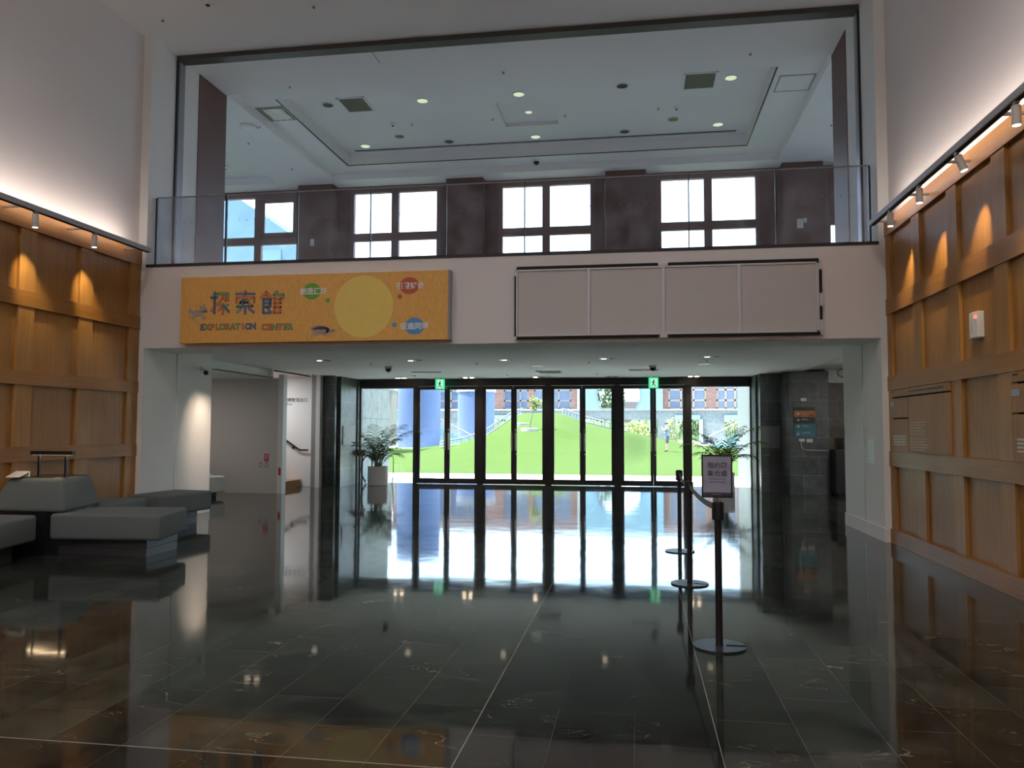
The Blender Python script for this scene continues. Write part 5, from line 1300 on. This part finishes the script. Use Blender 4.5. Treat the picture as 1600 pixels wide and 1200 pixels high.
# ================================================================== PERSON
def person():
    x, y = 1.76, 48.0; z = hmound(x, y)+0.012
    root = thing('person', 'person in grey shirt, dark shorts and cap standing on the lawn with a raised phone', 'person', (x, y, z), 0)
    SK = mat('skin', (0.42, 0.25, 0.18), 0.6); SH = mat('grey_shirt', (0.16, 0.20, 0.26), 0.8); SHO = mat('dark_shorts', (0.05, 0.06, 0.09), 0.8)
    # facing -x; lateral axis is y
    J = {'pel': (0, 0, 0.90), 'sp': (0.01, 0, 1.10), 'ch': (0.0, 0, 1.28), 'nk': (-0.01, 0, 1.44), 'hd0': (-0.02, 0, 1.50), 'hd': (-0.03, 0, 1.59), 'hd2': (-0.02, 0, 1.66)}
    V = []; E_ = []; R_ = []; idx = {}
    def add(n, p, r): idx[n] = len(V); V.append(p); R_.append(r)
    def link(a, b): E_.append((idx[a], idx[b]))
    for n, r in (('pel', (0.12, 0.14)), ('sp', (0.11, 0.13)), ('ch', (0.12, 0.16)), ('nk', (0.055, 0.055)), ('hd0', (0.065, 0.06)), ('hd', (0.095, 0.085)), ('hd2', (0.07, 0.065))): add(n, J[n], r)
    for a, b in (('pel', 'sp'), ('sp', 'ch'), ('ch', 'nk'), ('nk', 'hd0'), ('hd0', 'hd'), ('hd', 'hd2')): link(a, b)
    for s, t in ((-1, 'a'), (1, 'b')):
        dx = 0.03*s
        add('hip'+t, (0, 0.09*s, 0.84), (0.085, 0.085)); add('kn'+t, (-0.01+dx, 0.10*s, 0.48), (0.055, 0.055)); add('an'+t, (0.02+dx, 0.10*s, 0.09), (0.036, 0.036)); add('to'+t, (-0.13+dx, 0.10*s, 0.035), (0.035, 0.03))
        link('pel', 'hip'+t); link('hip'+t, 'kn'+t); link('kn'+t, 'an'+t); link('an'+t, 'to'+t)
        add('sh'+t, (0, 0.18*s, 1.37), (0.055, 0.055)); add('el'+t, (-0.16, 0.20*s, 1.20), (0.040, 0.040)); add('wr'+t, (-0.30, 0.07*s, 1.42), (0.028, 0.028)); add('hn'+t, (-0.34, 0.05*s, 1.49), (0.036, 0.028))
        link('ch', 'sh'+t); link('sh'+t, 'el'+t); link('el'+t, 'wr'+t); link('wr'+t, 'hn'+t)
    me = bpy.data.meshes.new('body'); me.from_pydata(V, E_, []); me.update()
    o = bpy.data.objects.new('body', me); COL.objects.link(o); o.parent = root
    bm = bmesh.new(); bm.from_mesh(me); bm.verts.layers.skin.verify(); bm.to_mesh(me); bm.free()
    md = o.modifiers.new('skin', 'SKIN')
    for i, r in enumerate(R_): me.skin_vertices[0].data[i].radius = r
    me.skin_vertices[0].data[0].use_root = True
    o.modifiers.new('sub', 'SUBSURF').levels = 2
    bpy.context.view_layer.update()
    dg = bpy.context.evaluated_depsgraph_get(); m2 = bpy.data.meshes.new_from_object(o.evaluated_get(dg)); o.modifiers.clear(); o.data = m2
    m2.materials.clear(); m2.materials.append(SK)
    for p in m2.polygons: p.use_smooth = True
    # clothes follow the body: the same surface pushed outward a little
    def cloth(name, m, test, push=0.012):
        bm = bmesh.new(); bm.from_mesh(m2); bm.normal_update()
        kill = [f for f in bm.faces if not test(f.calc_center_median())]
        bmesh.ops.delete(bm, geom=kill, context='FACES')
        for v in bm.verts: v.co += v.normal*push
        mm = bpy.data.meshes.new(name); bm.to_mesh(mm); bm.free(); mm.materials.clear(); mm.materials.append(m)
        for p in mm.polygons: p.use_smooth = True
        c = bpy.data.objects.new(name, mm); COL.objects.link(c); c.parent = root
    cloth('shirt', SH, lambda c: 0.86 < c.z < 1.46 and not (c.x < -0.17), 0.018)
    cloth('shorts', SHO, lambda c: 0.50 < c.z < 0.92, 0.022)
    cloth('shoe', BLACKM, lambda c: c.z < 0.085, 0.01)
    MB().ell((-0.02, 0, 1.665), (0.105, 0.095, 0.065), 16, 8).box(-0.20, -0.08, -0.07, 0.07, 1.645, 1.66).build('cap', BLACKM, root)
    MB().ell((-0.125, 0, 1.575), (0.022, 0.014, 0.022), 8, 6).build('nose', SK, root)
    ph = thing('phone', 'dark phone held up in front of the standing person\'s face', 'phone', (x-0.375, y, z+1.46)); MB().box(-0.006, 0.006, -0.075, 0.075, 0, 0.075).build('phone_body', BLACKM, ph, bevel=0.003)
    MB().box(0.006, 0.0065, -0.07, 0.07, 0.004, 0.071).build('screen', DGLASS, ph)
person()
